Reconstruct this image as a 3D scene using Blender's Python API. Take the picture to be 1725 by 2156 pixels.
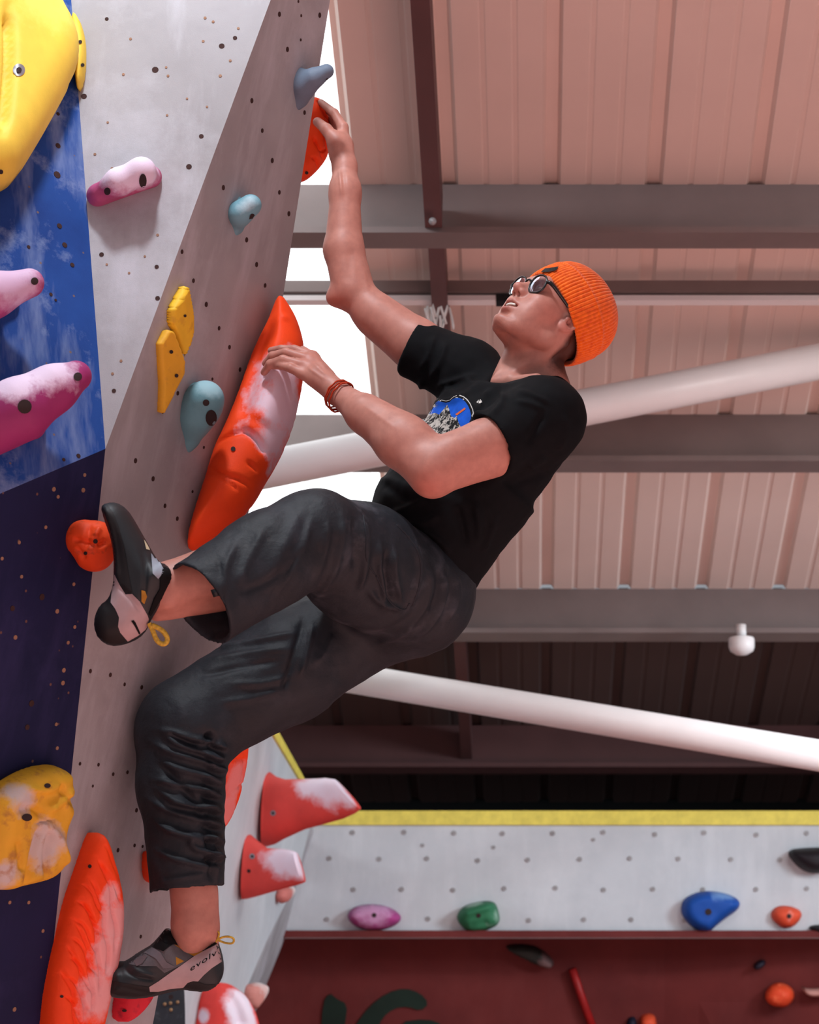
import bpy, bmesh, math, random
import numpy as np
from mathutils import Vector, Matrix
from mathutils.bvhtree import BVHTree
from mathutils.geometry import delaunay_2d_cdt

random.seed(7)
for o in list(bpy.data.objects):
    bpy.data.objects.remove(o)
scene = bpy.context.scene
COL = scene.collection

# ------------------------------------------------------------------ camera
FPX, CXP, CYP = 5000.0, 1120.0, 1078.0
PITCH = math.radians(16)
CAM = np.array([0.0, 0.0, 1.5])
FWD = np.array([0, math.cos(PITCH), math.sin(PITCH)])
UPV = np.array([0, -math.sin(PITCH), math.cos(PITCH)])
RGT = np.array([1.0, 0, 0])

cam_data = bpy.data.cameras.new('camera')
cam = bpy.data.objects.new('camera', cam_data)
COL.objects.link(cam)
cam.location = CAM
cam.rotation_euler = (math.pi / 2 + PITCH, 0, 0)
cam_data.sensor_fit = 'VERTICAL'
cam_data.sensor_height = 36
cam_data.lens = FPX / 2156 * 36
cam_data.shift_x = (862.5 - CXP) / 2156
cam_data.clip_end = 100
cam_data.dof.use_dof = True
cam_data.dof.focus_distance = 4.95
cam_data.dof.aperture_fstop = 7.0
scene.camera = cam

# ------------------------------------------------------------------ light
scene.view_settings.view_transform = 'Standard'
scene.view_settings.look = 'None'
scene.view_settings.gamma = 1
scene.view_settings.use_curve_mapping = False
scene.view_settings.exposure = 0.0

world = bpy.data.worlds.new('world')
scene.world = world
world.use_nodes = True
world.node_tree.nodes['Background'].inputs[0].default_value = (0.80, 0.84, 0.92, 1)
world.node_tree.nodes['Background'].inputs[1].default_value = 0.36

def area_light(name, loc, target, power, size, color):
    d = bpy.data.lights.new(name, 'AREA')
    d.energy = power
    d.size = size
    d.color = color
    o = bpy.data.objects.new(name, d)
    COL.objects.link(o)
    o.location = loc
    o.rotation_euler = (Vector(target) - Vector(loc)).to_track_quat('-Z', 'Y').to_euler()
    return o

area_light('high_bay_lamp', (-0.72, 3.45, 5.3), (-0.85, 4.4, 3.2), 62, 0.22, (0.86, 0.93, 1.0))
for x, y in ((2.6, 0.5), (2.6, 4.2), (-0.4, 0.2)):  # unseen fill lamps, added so light bounced off the floor brightens the roof
    lamp = area_light('added_fill_lamp', (x, y, 4.3), (x, y + 0.01, 0), 255, 1.0, (1.0, 0.97, 0.96))
    lamp.data.spread = math.radians(95)
lamp = area_light('added_fill_lamp', (2.3, 6.3, 4.3), (1.6, 7.4, 3.2), 30, 0.8, (1.0, 0.96, 0.95))  # unseen lamp added to brighten the brace tube
lamp.data.spread = math.radians(120)
lamp = area_light('added_fill_lamp', (3.2, 7.6, 3.4), (-0.3, 9.6, 2.3), 22, 0.8, (0.80, 0.92, 1.0))  # unseen lamp added to brighten the far band and side wall
lamp.data.spread = math.radians(80)

# ------------------------------------------------------------------ helpers
def P(px, py, d):
    return CAM + d * (((px - CXP) / FPX) * RGT + ((CYP - py) / FPX) * UPV + FWD)

def ray(px, py):
    return ((px - CXP) / FPX) * RGT + ((CYP - py) / FPX) * UPV + FWD

def PY(px, py, Y):
    r = ray(px, py)
    return CAM + r * (Y / r[1])

def proj(V):
    q = V - CAM
    d = q @ FWD
    return np.stack([CXP + FPX * (q @ RGT) / d, CYP - FPX * (q @ UPV) / d], -1), d

def CV(x, up, tow):
    return x * RGT + up * UPV - tow * FWD

def unit(v):
    v = np.asarray(v, float)
    return v / np.linalg.norm(v)

class Plane:
    def __init__(s, a, b, c):
        s.o = np.asarray(a, float)
        n = unit(np.cross(np.asarray(b) - s.o, np.asarray(c) - s.o))
        if n @ (CAM - s.o) < 0:
            n = -n
        s.n = n
    def hit(s, px, py, off=0.0):
        r = ray(px, py)
        t = ((s.o + s.n * off - CAM) @ s.n) / (r @ s.n)
        return CAM + r * t
    def depth(s, px, py):
        return (s.hit(px, py) - CAM) @ FWD

def lin(c):
    return tuple(((x / 255) / 12.92 if x / 255 <= 0.04045 else ((x / 255 + 0.055) / 1.055) ** 2.4) for x in c)

def vnoise(Pt, scale, seed=0):
    q = np.asarray(Pt) * scale
    i = np.floor(q).astype(np.int64)
    f = q - i
    f = f * f * (3 - 2 * f)
    def h(a, b, c):
        n = (a * 73856093) ^ (b * 19349663) ^ (c * 83492791) ^ (seed * 2654435761)
        n = (n ^ (n >> 13)) * 1274126177
        n = n ^ (n >> 16)
        return (n & 0xffff) / 65535.0
    out = 0
    for dx in (0, 1):
        for dy in (0, 1):
            for dz in (0, 1):
                w = (f[..., 0] if dx else 1 - f[..., 0]) * (f[..., 1] if dy else 1 - f[..., 1]) * (f[..., 2] if dz else 1 - f[..., 2])
                out = out + w * h(i[..., 0] + dx, i[..., 1] + dy, i[..., 2] + dz)
    return out * 2 - 1

# ------------------------------------------------------------------ materials
class NT:
    def __init__(s, name):
        s.m = bpy.data.materials.new(name)
        s.m.use_nodes = True
        s.t = s.m.node_tree
        s.b = s.t.nodes['Principled BSDF']
    def n(s, typ, **kw):
        x = s.t.nodes.new(typ)
        for k, v in kw.items():
            setattr(x, k, v)
        return x
    def l(s, a, b):
        s.t.links.new(a, b)
    def coord(s):
        g = s.n('ShaderNodeNewGeometry')
        return g.outputs['Position']
    def noise(s, scale, detail=4, rough=0.55, stretch=None):
        x = s.n('ShaderNodeTexNoise')
        x.inputs['Scale'].default_value = scale
        x.inputs['Detail'].default_value = detail
        x.inputs['Roughness'].default_value = rough
        c = s.coord()
        if stretch:
            mp = s.n('ShaderNodeMapping')
            mp.inputs['Scale'].default_value = stretch
            s.l(c, mp.inputs['Vector'])
            c = mp.outputs[0]
        s.l(c, x.inputs['Vector'])
        return x.outputs[0]
    def ramp(s, fac, stops):
        r = s.n('ShaderNodeValToRGB')
        e = r.color_ramp.elements
        while len(e) < len(stops):
            e.new(0.5)
        for el, (p, c) in zip(e, stops):
            el.position = p
            el.color = (*c, 1) if len(c) == 3 else c
        s.l(fac, r.inputs[0])
        return r.outputs[0]
    def mix(s, fac, a, b):
        x = s.n('ShaderNodeMix', data_type='RGBA')
        if isinstance(fac, (int, float)):
            x.inputs[0].default_value = fac
        else:
            s.l(fac, x.inputs[0])
        for i, v in ((6, a), (7, b)):
            if isinstance(v, tuple):
                x.inputs[i].default_value = (*v, 1)
            else:
                s.l(v, x.inputs[i])
        return x.outputs[2]
    def math(s, op, a, b=None):
        x = s.n('ShaderNodeMath', operation=op)
        x.use_clamp = op in ('MULTIPLY', 'ADD', 'SUBTRACT')
        for i, v in ((0, a), (1, b)):
            if v is None:
                continue
            if isinstance(v, (int, float)):
                x.inputs[i].default_value = v
            else:
                s.l(v, x.inputs[i])
        return x.outputs[0]
    def bump(s, height, strength, dist):
        x = s.n('ShaderNodeBump')
        x.inputs['Strength'].default_value = strength
        x.inputs['Distance'].default_value = dist
        s.l(height, x.inputs['Height'])
        s.l(x.outputs[0], s.b.inputs['Normal'])
    def base(s, c):
        if isinstance(c, tuple):
            s.b.inputs['Base Color'].default_value = (*c, 1)
        else:
            s.l(c, s.b.inputs['Base Color'])
    def set(s, rough=0.6, spec=0.4, metal=0.0):
        s.b.inputs['Roughness'].default_value = rough
        s.b.inputs['Specular IOR Level'].default_value = spec
        s.b.inputs['Metallic'].default_value = metal

def simple(name, c, rough=0.6, spec=0.35, var=0.12, scale=30, bump=0.0, bscale=200, metal=0.0):
    t = NT(name)
    c = lin(c)
    lo = tuple(x * (1 - var) for x in c)
    hi = tuple(min(1, x * (1 + var)) for x in c)
    t.base(t.ramp(t.noise(scale), [(0.3, lo), (0.7, hi)]))
    t.set(rough, spec, metal)
    if bump:
        t.bump(t.noise(bscale, 2), bump, 0.002)
    return t.m

def hold_mat(name, c, spots=(), chalk=(232, 226, 236), dirt=None, amount=0.9, nscale=22, rough=0.62):
    """climbing-hold resin, chalked where hands have gripped it"""
    t = NT(name)
    c = lin(c)
    base = t.ramp(t.noise(9), [(0.3, tuple(x * 0.86 for x in c)), (0.7, tuple(min(1, x * 1.08) for x in c))])
    nz = t.noise(nscale, 5, 0.65)
    for (p, r) in spots:
        vm = t.n('ShaderNodeVectorMath', operation='DISTANCE')
        t.l(t.coord(), vm.inputs[0])
        vm.inputs[1].default_value = tuple(p)
        d = t.math('DIVIDE', vm.outputs['Value'], r)
        d = t.math('ADD', t.n('ShaderNodeMath').outputs[0], 0) if False else d
        m = t.n('ShaderNodeMath', operation='ADD')
        t.l(d, m.inputs[0])
        m2 = t.n('ShaderNodeMath', operation='MULTIPLY')
        t.l(nz, m2.inputs[0]); m2.inputs[1].default_value = -1.3
        t.l(m2.outputs[0], m.inputs[1])
        fac = t.ramp(m.outputs[0], [(0.0, (amount,) * 3), (0.45, (0, 0, 0))])
        base = t.mix(fac, base, lin(chalk))
    if dirt:
        base = t.mix(t.ramp(t.noise(40, 6), [(0.55, (0, 0, 0)), (0.7, (0.7,) * 3)]), base, lin(dirt))
    t.base(base)
    t.set(rough, 0.3)
    t.bump(t.noise(380, 2), 0.25, 0.001)
    return t.m

def ply_mat(name, c1, c2, chalk, chalk_amt, speck=None, sms=2.1):
    t = NT(name)
    a = t.ramp(t.noise(3.2, 6, 0.6), [(0.25, lin(c1)), (0.75, lin(c2))])
    streak = t.ramp(t.noise(7, 5, 0.6, (1.6, 1.6, 0.22)), [(0.5, (0, 0, 0)), (0.8, (chalk_amt,) * 3)])
    a = t.mix(streak, a, lin(chalk))
    sm = t.ramp(t.noise(sms, 7, 0.7), [(0.52, (0, 0, 0)), (0.75, (chalk_amt,) * 3)])
    a = t.mix(sm, a, lin(chalk))
    if speck:
        v = t.n('ShaderNodeTexVoronoi')
        v.inputs['Scale'].default_value = 26
        t.l(t.coord(), v.inputs['Vector'])
        a = t.mix(t.ramp(v.outputs['Distance'], [(0.05, (0.8,) * 3), (0.09, (0, 0, 0))]), a, lin(speck))
    t.base(a)
    t.set(0.75, 0.25)
    t.bump(t.noise(420, 3, 0.7), 0.35, 0.0012)
    return t.m

# ------------------------------------------------------------------ object helpers
def tag(o, label=None, cat=None, group=None, kind=None):
    if label: o['label'] = label
    if cat: o['category'] = cat
    if group: o['group'] = group
    if kind: o['kind'] = kind
    return o

def world_loc(o):
    p = Vector((0, 0, 0))
    while o is not None:
        p = p + o.location
        o = o.parent
    return p

def empty(name, loc):
    o = bpy.data.objects.new(name, None)
    o.empty_display_size = 0.05
    COL.objects.link(o)
    o.location = loc
    return o

def mesh_obj(name, V, F, mat, parent=None, smooth=True, colors=None, sharp=None):
    """V are world coordinates; the origin goes to the middle of the base"""
    V = np.asarray(V, float)
    lo, hi = V.min(0), V.max(0)
    c = np.array([(lo[0] + hi[0]) / 2, (lo[1] + hi[1]) / 2, lo[2]])
    me = bpy.data.meshes.new(name)
    if isinstance(F, np.ndarray):
        F = F.tolist()
    me.from_pydata((V - c).tolist(), [], F)
    me.update()
    if smooth:
        me.polygons.foreach_set('use_smooth', [True] * len(me.polygons))
        if sharp:
            me.set_sharp_from_angle(angle=math.radians(sharp))
    if colors is not None:
        at = me.color_attributes.new('tint', 'FLOAT_COLOR', 'POINT')
        at.data.foreach_set('color', np.c_[colors, np.ones(len(colors))].astype(np.float32).ravel())
    o = bpy.data.objects.new(name, me)
    COL.objects.link(o)
    if mat:
        me.materials.append(mat)
    if parent:
        o.parent = parent
        o.location = Vector(c) - world_loc(parent)
    else:
        o.location = c
    return o

def box_vf(lo, hi):
    x0, y0, z0 = lo; x1, y1, z1 = hi
    V = np.array([(x0, y0, z0), (x1, y0, z0), (x1, y1, z0), (x0, y1, z0), (x0, y0, z1), (x1, y0, z1), (x1, y1, z1), (x0, y1, z1)], float)
    F = [(0, 3, 2, 1), (4, 5, 6, 7), (0, 1, 5, 4), (1, 2, 6, 5), (2, 3, 7, 6), (3, 0, 4, 7)]
    return V, F

def prism(pts, nrm, depth, front=0.0):
    """polygon (world points) extruded along -nrm"""
    pts = np.asarray(pts, float)
    n = len(pts)
    if np.dot(np.cross(pts[1] - pts[0], pts[2] - pts[1]), nrm) < 0:
        pts = pts[::-1]
    V = np.r_[pts + nrm * front, pts - nrm * depth]
    F = [tuple(range(n)), tuple(range(2 * n - 1, n - 1, -1))]
    for i in range(n):
        j = (i + 1) % n
        F.append((i, i + n, j + n, j))
    return V, F

def tube(pts, r, seg=10, closed=False, caps=True, flat=None):
    pts = [np.asarray(p, float) for p in pts]
    n = len(pts)
    rs = r if hasattr(r, '__len__') else [r] * n
    V = []
    prev = None
    for i in range(n):
        if closed:
            t = unit(pts[(i + 1) % n] - pts[i - 1])
        else:
            t = unit(pts[min(i + 1, n - 1)] - pts[max(i - 1, 0)])
        if prev is None:
            a = np.array([0, 0, 1.0]) if abs(t[2]) < 0.9 else np.array([1.0, 0, 0])
            if flat is not None:
                a = np.asarray(flat, float)
            u = unit(np.cross(t, a))
        else:
            u = unit(prev - t * (prev @ t))
        prev = u
        w = np.cross(t, u)
        for k in range(seg):
            an = 2 * math.pi * k / seg
            V.append(pts[i] + rs[i] * (math.cos(an) * u + math.sin(an) * w))
    F = []
    for i in range(n if closed else n - 1):
        j = (i + 1) % n
        for k in range(seg):
            l = (k + 1) % seg
            F.append((i * seg + k, i * seg + l, j * seg + l, j * seg + k))
    if caps and not closed:
        F.append(tuple(range(seg - 1, -1, -1)))
        F.append(tuple(range((n - 1) * seg, n * seg)))
    return np.array(V), F

def smooth_poly(p, it=2, closed=True):
    p = np.asarray(p, float)
    for _ in range(it):
        if closed:
            q = np.roll(p, -1, 0)
            p = np.stack([0.75 * p + 0.25 * q, 0.25 * p + 0.75 * q], 1).reshape(-1, 2)
        else:
            q = p[1:]; a = p[:-1]
            m = np.stack([0.75 * a + 0.25 * q, 0.25 * a + 0.75 * q], 1).reshape(-1, 2)
            p = np.r_[p[:1], m, p[-1:]]
    return p

def seg_dist(Q, poly, closed=True):
    """distance of points Q (n,2) to a polyline and the position along it (0..1)"""
    A = np.asarray(poly, float)
    B = np.roll(A, -1, 0) if closed else A[1:]
    A = A if closed else A[:-1]
    best = np.full(len(Q), 1e9)
    pos = np.zeros(len(Q))
    L = np.linalg.norm(B - A, axis=1)
    cum = np.r_[0, np.cumsum(L)]
    tot = max(cum[-1], 1e-9)
    for i in range(len(A)):
        d = B[i] - A[i]
        t = np.clip(((Q - A[i]) @ d) / max(d @ d, 1e-9), 0, 1)
        x = np.linalg.norm(Q - A[i] - t[:, None] * d, axis=1)
        m = x < best
        best[m] = x[m]
        pos[m] = (cum[i] + t[m] * L[i]) / tot
    return best, pos

def inside(Q, poly):
    x, y = Q[:, 0], Q[:, 1]
    r = np.zeros(len(Q), bool)
    n = len(poly)
    j = n - 1
    for i in range(n):
        xi, yi = poly[i]; xj, yj = poly[j]
        if yi != yj:
            c = ((yi > y) != (yj > y)) & (x < (xj - xi) * (y - yi) / (yj - yi) + xi)
            r ^= c
        j = i
    return r

def tri_poly(poly, g):
    """triangulate polygon (px) with interior grid of spacing g"""
    poly = np.asarray(poly, float)
    out = []
    for i in range(len(poly)):
        a, b = poly[i], poly[(i + 1) % len(poly)]
        k = max(1, int(np.linalg.norm(b - a) / g))
        for t in range(k):
            out.append(a + (b - a) * t / k)
    poly = np.array(out)
    lo, hi = poly.min(0), poly.max(0)
    xs = np.arange(lo[0] + g / 2, hi[0], g)
    ys = np.arange(lo[1] + g / 2, hi[1], g * 0.87)
    G = np.array([(x + (g / 2 if r % 2 else 0), y) for r, y in enumerate(ys) for x in xs])
    if len(G):
        d, _ = seg_dist(G, poly)
        G = G[inside(G, poly) & (d > g * 0.45)]
    n = len(poly)
    pts = [Vector(p) for p in poly] + [Vector(p) for p in G]
    r = delaunay_2d_cdt(pts, [], [list(range(n))], 1, 1e-4)
    return np.array([tuple(v) for v in r[0]]), [tuple(f) for f in r[2]], poly

def slab(outline, plane, H, Hb, w, g=6, strokes=(), sm=2, noise=0.0, nscale=20, hfun=None, power=0.5):
    """solid pillow: outline in pixels laid on a real plane, front height H, back depth Hb (metres), edge rounding w (px)"""
    poly = smooth_poly(outline, sm)
    Q, T, bp = tri_poly(poly, g)
    d, _ = seg_dist(Q, bp)
    B = np.array([plane.hit(x, y) for x, y in Q])
    e = 1 - np.clip(d / w, 0, 1)
    hr = (1 - e * e) ** power
    hf = hr * H
    if hfun is not None:
        hf = hf * hfun(Q)
    for pts, ww, amp in strokes:
        sd, sp = seg_dist(Q, smooth_poly(pts, 2, False), False)
        tp = np.clip(np.minimum(sp, 1 - sp) * 8, 0.25, 1)
        hf = hf + amp * np.exp(-(sd / ww) ** 2) * np.clip(d / (w * 0.4), 0, 1) * tp
    if noise:
        hf = hf + noise * hr * vnoise(B, nscale, 3)
    edge = d < 1e-3
    n = len(Q)
    # cells that border on the outline share their verts front/back
    Vf = B + plane.n * hf[:, None]
    Vb = B - plane.n * (hr * Hb)[:, None]
    idx = np.arange(n) + n
    idx[edge] = np.arange(n)[edge]
    F = []
    for f in T:
        a = Vf[list(f)]
        fl = np.dot(np.cross(a[1] - a[0], a[2] - a[0]), plane.n) < 0
        f = f[::-1] if fl else f
        F.append(f)
        F.append(tuple(int(idx[i]) for i in f[::-1]))
    V = np.r_[Vf, Vb]
    used = sorted({i for f in F for i in f})
    mp = {u: k for k, u in enumerate(used)}
    return V[used], [tuple(mp[i] for i in f) for f in F]

# ------------------------------------------------------------------ signed distance modelling
class Prim:
    pass

def rcone(a, ra, b, rb, k=0.02, op='u', flat=None, s=1.0, cap=False, cap0=False):
    p = Prim(); a = np.asarray(a, float); b = np.asarray(b, float)
    p.op, p.k = op, k
    R = max(ra, rb)
    p.lo = np.minimum(a, b) - R; p.hi = np.maximum(a, b) + R
    ba = b - a; L2 = ba @ ba; L = math.sqrt(L2)
    f = None if flat is None else unit(flat)
    def ev(X, Y, Z):
        x, y, z = X - a[0], Y - a[1], Z - a[2]
        t0 = (x * ba[0] + y * ba[1] + z * ba[2]) / L2
        t = np.clip(t0, 0, 1)
        x = x - t * ba[0]; y = y - t * ba[1]; z = z - t * ba[2]
        r = ra + (rb - ra) * t
        if cap or cap0:
            # radial part only
            x2 = (X - a[0]) - t0 * ba[0]; y2 = (Y - a[1]) - t0 * ba[1]; z2 = (Z - a[2]) - t0 * ba[2]
            if cap:
                m = t0 > 1
                x = np.where(m, x2, x); y = np.where(m, y2, y); z = np.where(m, z2, z)
            if cap0:
                m = t0 < 0
                x = np.where(m, x2, x); y = np.where(m, y2, y); z = np.where(m, z2, z)
        if f is not None:
            q = (x * f[0] + y * f[1] + z * f[2]) * (1 / s - 1)
            x = x + q * f[0]; y = y + q * f[1]; z = z + q * f[2]
        d = (np.sqrt(x * x + y * y + z * z) - r) * (min(1, s) * 0.5 + 0.5)
        if cap:
            d = np.maximum(d, (t0 - 1) * L)
        if cap0:
            d = np.maximum(d, -t0 * L)
        return d
    p.ev = ev
    return p

def ell(c, rad, axes=None, k=0.02, op='u'):
    p = Prim(); c = np.asarray(c, float)
    p.op, p.k = op, k
    R = max(rad)
    p.lo = c - R; p.hi = c + R
    A = np.eye(3) if axes is None else np.array(axes, float)
    def ev(X, Y, Z):
        x, y, z = X - c[0], Y - c[1], Z - c[2]
        k0 = 0; k1 = 0
        for i in range(3):
            u = (x * A[i][0] + y * A[i][1] + z * A[i][2]) / rad[i]
            k0 = k0 + u * u
            k1 = k1 + (u / rad[i]) ** 2
        k0 = np.sqrt(k0); k1 = np.sqrt(k1) + 1e-9
        return k0 * (k0 - 1) / k1
    p.ev = ev
    return p

def halfspace(c, n, k=0.004):
    p = Prim(); c = np.asarray(c, float); n = unit(n)
    p.op, p.k = 'i', k
    p.lo = np.full(3, -1e3); p.hi = np.full(3, 1e3)
    p.ev = lambda X, Y, Z: (X - c[0]) * n[0] + (Y - c[1]) * n[1] + (Z - c[2]) * n[2]
    return p

def sdf_mesh(prims, h, CH=48):
    un = [p for p in prims if p.op == 'u']
    lo = np.min([p.lo for p in un], 0) - 0.02
    hi = np.max([p.hi for p in un], 0) + 0.02
    nn = np.ceil((hi - lo) / h).astype(int)
    Vk, Vp, Qs = [], [], []
    M = (nn + 4).astype(np.int64)
    key = lambda c: ((c[..., 0] + 1) * M[1] + (c[..., 1] + 1)) * M[2] + (c[..., 2] + 1)
    corners = [(a, b, c) for a in (0, 1) for b in (0, 1) for c in (0, 1)]
    edges = [(a, b) for a in corners for b in corners if sum(b) - sum(a) == 1 and sum(abs(x - y) for x, y in zip(a, b)) == 1]
    for i0 in range(0, nn[0], CH):
        for j0 in range(0, nn[1], CH):
            for k0 in range(0, nn[2], CH):
                s0 = np.array([i0, j0, k0]) - 1
                e0 = s0 + CH + 2
                blo, bhi = lo + s0 * h, lo + e0 * h
                act = [p for p in prims if np.all(p.lo - 0.055 <= bhi) and np.all(p.hi + 0.055 >= blo)]
                if not any(p.op == 'u' for p in act):
                    continue
                ax = [(lo[d] + h * np.arange(s0[d], e0[d] + 1)).astype(np.float32) for d in range(3)]
                X, Y, Z = ax[0][:, None, None], ax[1][None, :, None], ax[2][None, None, :]
                F = np.full((len(ax[0]), len(ax[1]), len(ax[2])), 0.06, np.float32)
                for p in act:
                    d = p.ev(X, Y, Z)
                    k = p.k
                    if p.op == 'u':
                        hh = np.clip(0.5 + 0.5 * (F - d) / k, 0, 1)
                        F = F * (1 - hh) + d * hh - k * hh * (1 - hh)
                    else:
                        d = -d if p.op == 's' else d
                        hh = np.clip(0.5 + 0.5 * (d - F) / k, 0, 1)
                        F = F * (1 - hh) + d * hh + k * hh * (1 - hh)
                S = F < 0
                if not S.any() or S.all():
                    continue
                cnt = sum(S[a:S.shape[0] - 1 + a, b:S.shape[1] - 1 + b, c:S.shape[2] - 1 + c].astype(np.uint8) for a, b, c in corners)
                cells = np.argwhere((cnt > 0) & (cnt < 8))
                acc = np.zeros((len(cells), 3)); num = np.zeros(len(cells))
                for a, b in edges:
                    fa = F[cells[:, 0] + a[0], cells[:, 1] + a[1], cells[:, 2] + a[2]]
                    fb = F[cells[:, 0] + b[0], cells[:, 1] + b[1], cells[:, 2] + b[2]]
                    m = (fa < 0) != (fb < 0)
                    t = fa[m] / (fa[m] - fb[m])
                    acc[m] += np.array(a) + t[:, None] * (np.array(b) - np.array(a))
                    num[m] += 1
                Vk.append(key(cells + s0))
                Vp.append(lo + h * (cells + s0 + acc / num[:, None]))
                sl = slice(1, CH + 1)
                for axn in range(3):
                    o = [0, 0, 0]; o[axn] = 1
                    A = S[sl, sl, sl]
                    B = S[1 + o[0]:CH + 1 + o[0], 1 + o[1]:CH + 1 + o[1], 1 + o[2]:CH + 1 + o[2]]
                    E = np.argwhere(A != B)
                    if not len(E):
                        continue
                    ins = A[E[:, 0], E[:, 1], E[:, 2]]
                    g = E + 1 + s0
                    u, v = (axn + 1) % 3, (axn + 2) % 3
                    du = np.zeros(3, int); du[u] = 1
                    dv = np.zeros(3, int); dv[v] = 1
                    q = np.stack([key(g - du - dv), key(g - dv), key(g), key(g - du)], 1)
                    q[~ins] = q[~ins][:, ::-1]
                    Qs.append(q)
    K = np.concatenate(Vk); Pp = np.concatenate(Vp); Q = np.concatenate(Qs)
    uk, first = np.unique(K, return_index=True)
    V = Pp[first]
    idx = np.searchsorted(uk, Q)
    ok = (idx < len(uk)).all(1)
    idx = idx[ok]; Q = Q[ok]
    ok = (uk[np.clip(idx, 0, len(uk) - 1)] == Q).all(1)
    return biggest(V, idx[ok])

def biggest(V, F):
    """keep the largest connected piece"""
    lab = np.arange(len(V))
    while True:
        m = lab[F].min(1)
        new = lab.copy()
        for i in range(F.shape[1]):
            np.minimum.at(new, F[:, i], m)
        new = new[new]
        if (new == lab).all():
            break
        lab = new
    c = np.bincount(lab[F[:, 0]], minlength=len(V))
    keep = lab == c.argmax()
    F = F[keep[F[:, 0]]]
    used = np.zeros(len(V), bool); used[F.ravel()] = True
    mp = np.cumsum(used) - 1
    return V[used], mp[F]

def vnormals(V, F):
    F = np.asarray(F)
    n = np.cross(V[F[:, 2]] - V[F[:, 0]], V[F[:, 3]] - V[F[:, 1]]) if F.shape[1] == 4 else np.cross(V[F[:, 1]] - V[F[:, 0]], V[F[:, 2]] - V[F[:, 0]])
    N = np.zeros_like(V)
    for i in range(F.shape[1]):
        np.add.at(N, F[:, i], n)
    return N / (np.linalg.norm(N, axis=1)[:, None] + 1e-12)

def relax(V, F, it=2, lam=0.5):
    F = np.asarray(F)
    a = np.concatenate([F[:, i] for i in range(F.shape[1])])
    b = np.concatenate([np.roll(F, -1, 1)[:, i] for i in range(F.shape[1])])
    cnt = np.zeros(len(V)); np.add.at(cnt, a, 1); np.add.at(cnt, b, 1)
    for _ in range(it):
        S = np.zeros_like(V)
        np.add.at(S, a, V[b]); np.add.at(S, b, V[a])
        V = V + lam * (S / cnt[:, None] - V)
    return V

def crease(V, F, strokes):
    """raise (+) or sink (-) folds along strokes given in pixels on the side of the surface that faces the photographer"""
    N = vnormals(V, F)
    px, d = proj(V)
    face = np.clip(np.einsum('ij,ij->i', N, unit_rows(CAM - V)) * 3 + 0.7, 0, 1)
    out = np.zeros(len(V))
    for pts, w, amp in strokes:
        pts = smooth_poly(pts, 2, False)
        lo, hi = pts.min(0) - 4 * w, pts.max(0) + 4 * w
        m = np.where((px[:, 0] > lo[0]) & (px[:, 0] < hi[0]) & (px[:, 1] > lo[1]) & (px[:, 1] < hi[1]) & (face > 0))[0]
        if not len(m):
            continue
        sd, sp = seg_dist(px[m], pts, False)
        tp = np.clip(np.minimum(sp, 1 - sp) * 5, 0.15, 1)
        out[m] += amp * np.exp(-(sd / w) ** 2) * tp * face[m]
    return V + N * out[:, None]

def unit_rows(A):
    return A / np.linalg.norm(A, axis=1)[:, None]

def decal(name, poly, bvh, off, mat, parent, g=4, sm=0, smooth=True):
    """thin layer lying on a modelled surface"""
    poly = smooth_poly(poly, sm) if sm else np.asarray(poly, float)
    Q, T, _ = tri_poly(poly, g)
    return drape(name, Q, T, bvh, off, mat, parent)

def drape(name, Q, T, bvh, off, mat, parent):
    V, ok = [], []
    for x, y in Q:
        r = ray(x, y)
        h = bvh.ray_cast(Vector(CAM), Vector(unit(r)), 20)
        if h[0] is None:
            V.append(np.zeros(3)); ok.append(False)
        else:
            n = np.array(h[1])
            if n @ r > 0:
                n = -n
            V.append(np.array(h[0]) - unit(r) * off); ok.append(True)
    F = [f for f in T if all(ok[i] for i in f)]
    if not F:
        return None
    used = sorted({i for f in F for i in f})
    mp = {u: k for k, u in enumerate(used)}
    V = np.array(V)[used]
    F = [tuple(mp[i] for i in f) for f in F]
    F2 = []
    for f in F:
        a = V[list(f)]
        F2.append(f if np.dot(np.cross(a[1] - a[0], a[2] - a[0]), CAM - a[0]) > 0 else f[::-1])
    return mesh_obj(name, V, F2, mat, parent)

def bvh_of(V, F):
    return BVHTree.FromPolygons([Vector(v) for v in V], [tuple(int(i) for i in f) for f in F])

# ================================================================== SETTING
M_ply = ply_mat('painted_plywood', (146, 143, 146), (170, 168, 172), (204, 204, 214), 0.5)
M_blue = ply_mat('blue_paint', (12, 48, 116), (32, 80, 158), (168, 184, 214), 0.7, (120, 96, 70), 6.0)
M_blue_shaded = ply_mat('blue_paint_shaded', (14, 19, 56), (25, 27, 70), (62, 58, 108), 0.4, (120, 84, 66))  # blue of the upper panel with the overhang's shade painted in, slightly purpler
M_pale = ply_mat('pale_plywood', (186, 192, 198), (204, 209, 214), (224, 228, 232), 0.4)
M_red = ply_mat('red_paint', (92, 34, 34), (112, 44, 42), (124, 60, 58), 0.25)
M_yel = simple('yellow_paint', (228, 212, 96), 0.6)
M_hole = simple('bolt_hole_dark', (64, 46, 44), 0.9, 0.1)
M_speck = simple('rust_speck', (150, 116, 96), 0.9, 0.1)
M_nut = simple('steel_nut', (150, 150, 152), 0.45, 0.5, metal=0.3)
M_mat = simple('faded_red_vinyl_mat', (166, 124, 118), 0.55, 0.4, 0.08, 3)

# ---- floor
V, F = box_vf((-7, -3, -0.3), (7, 12.5, 0.0))
tag(mesh_obj('floor', V, F, M_mat, smooth=False), 'faded red padded mat floor below the climbing walls', kind='structure')

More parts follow.
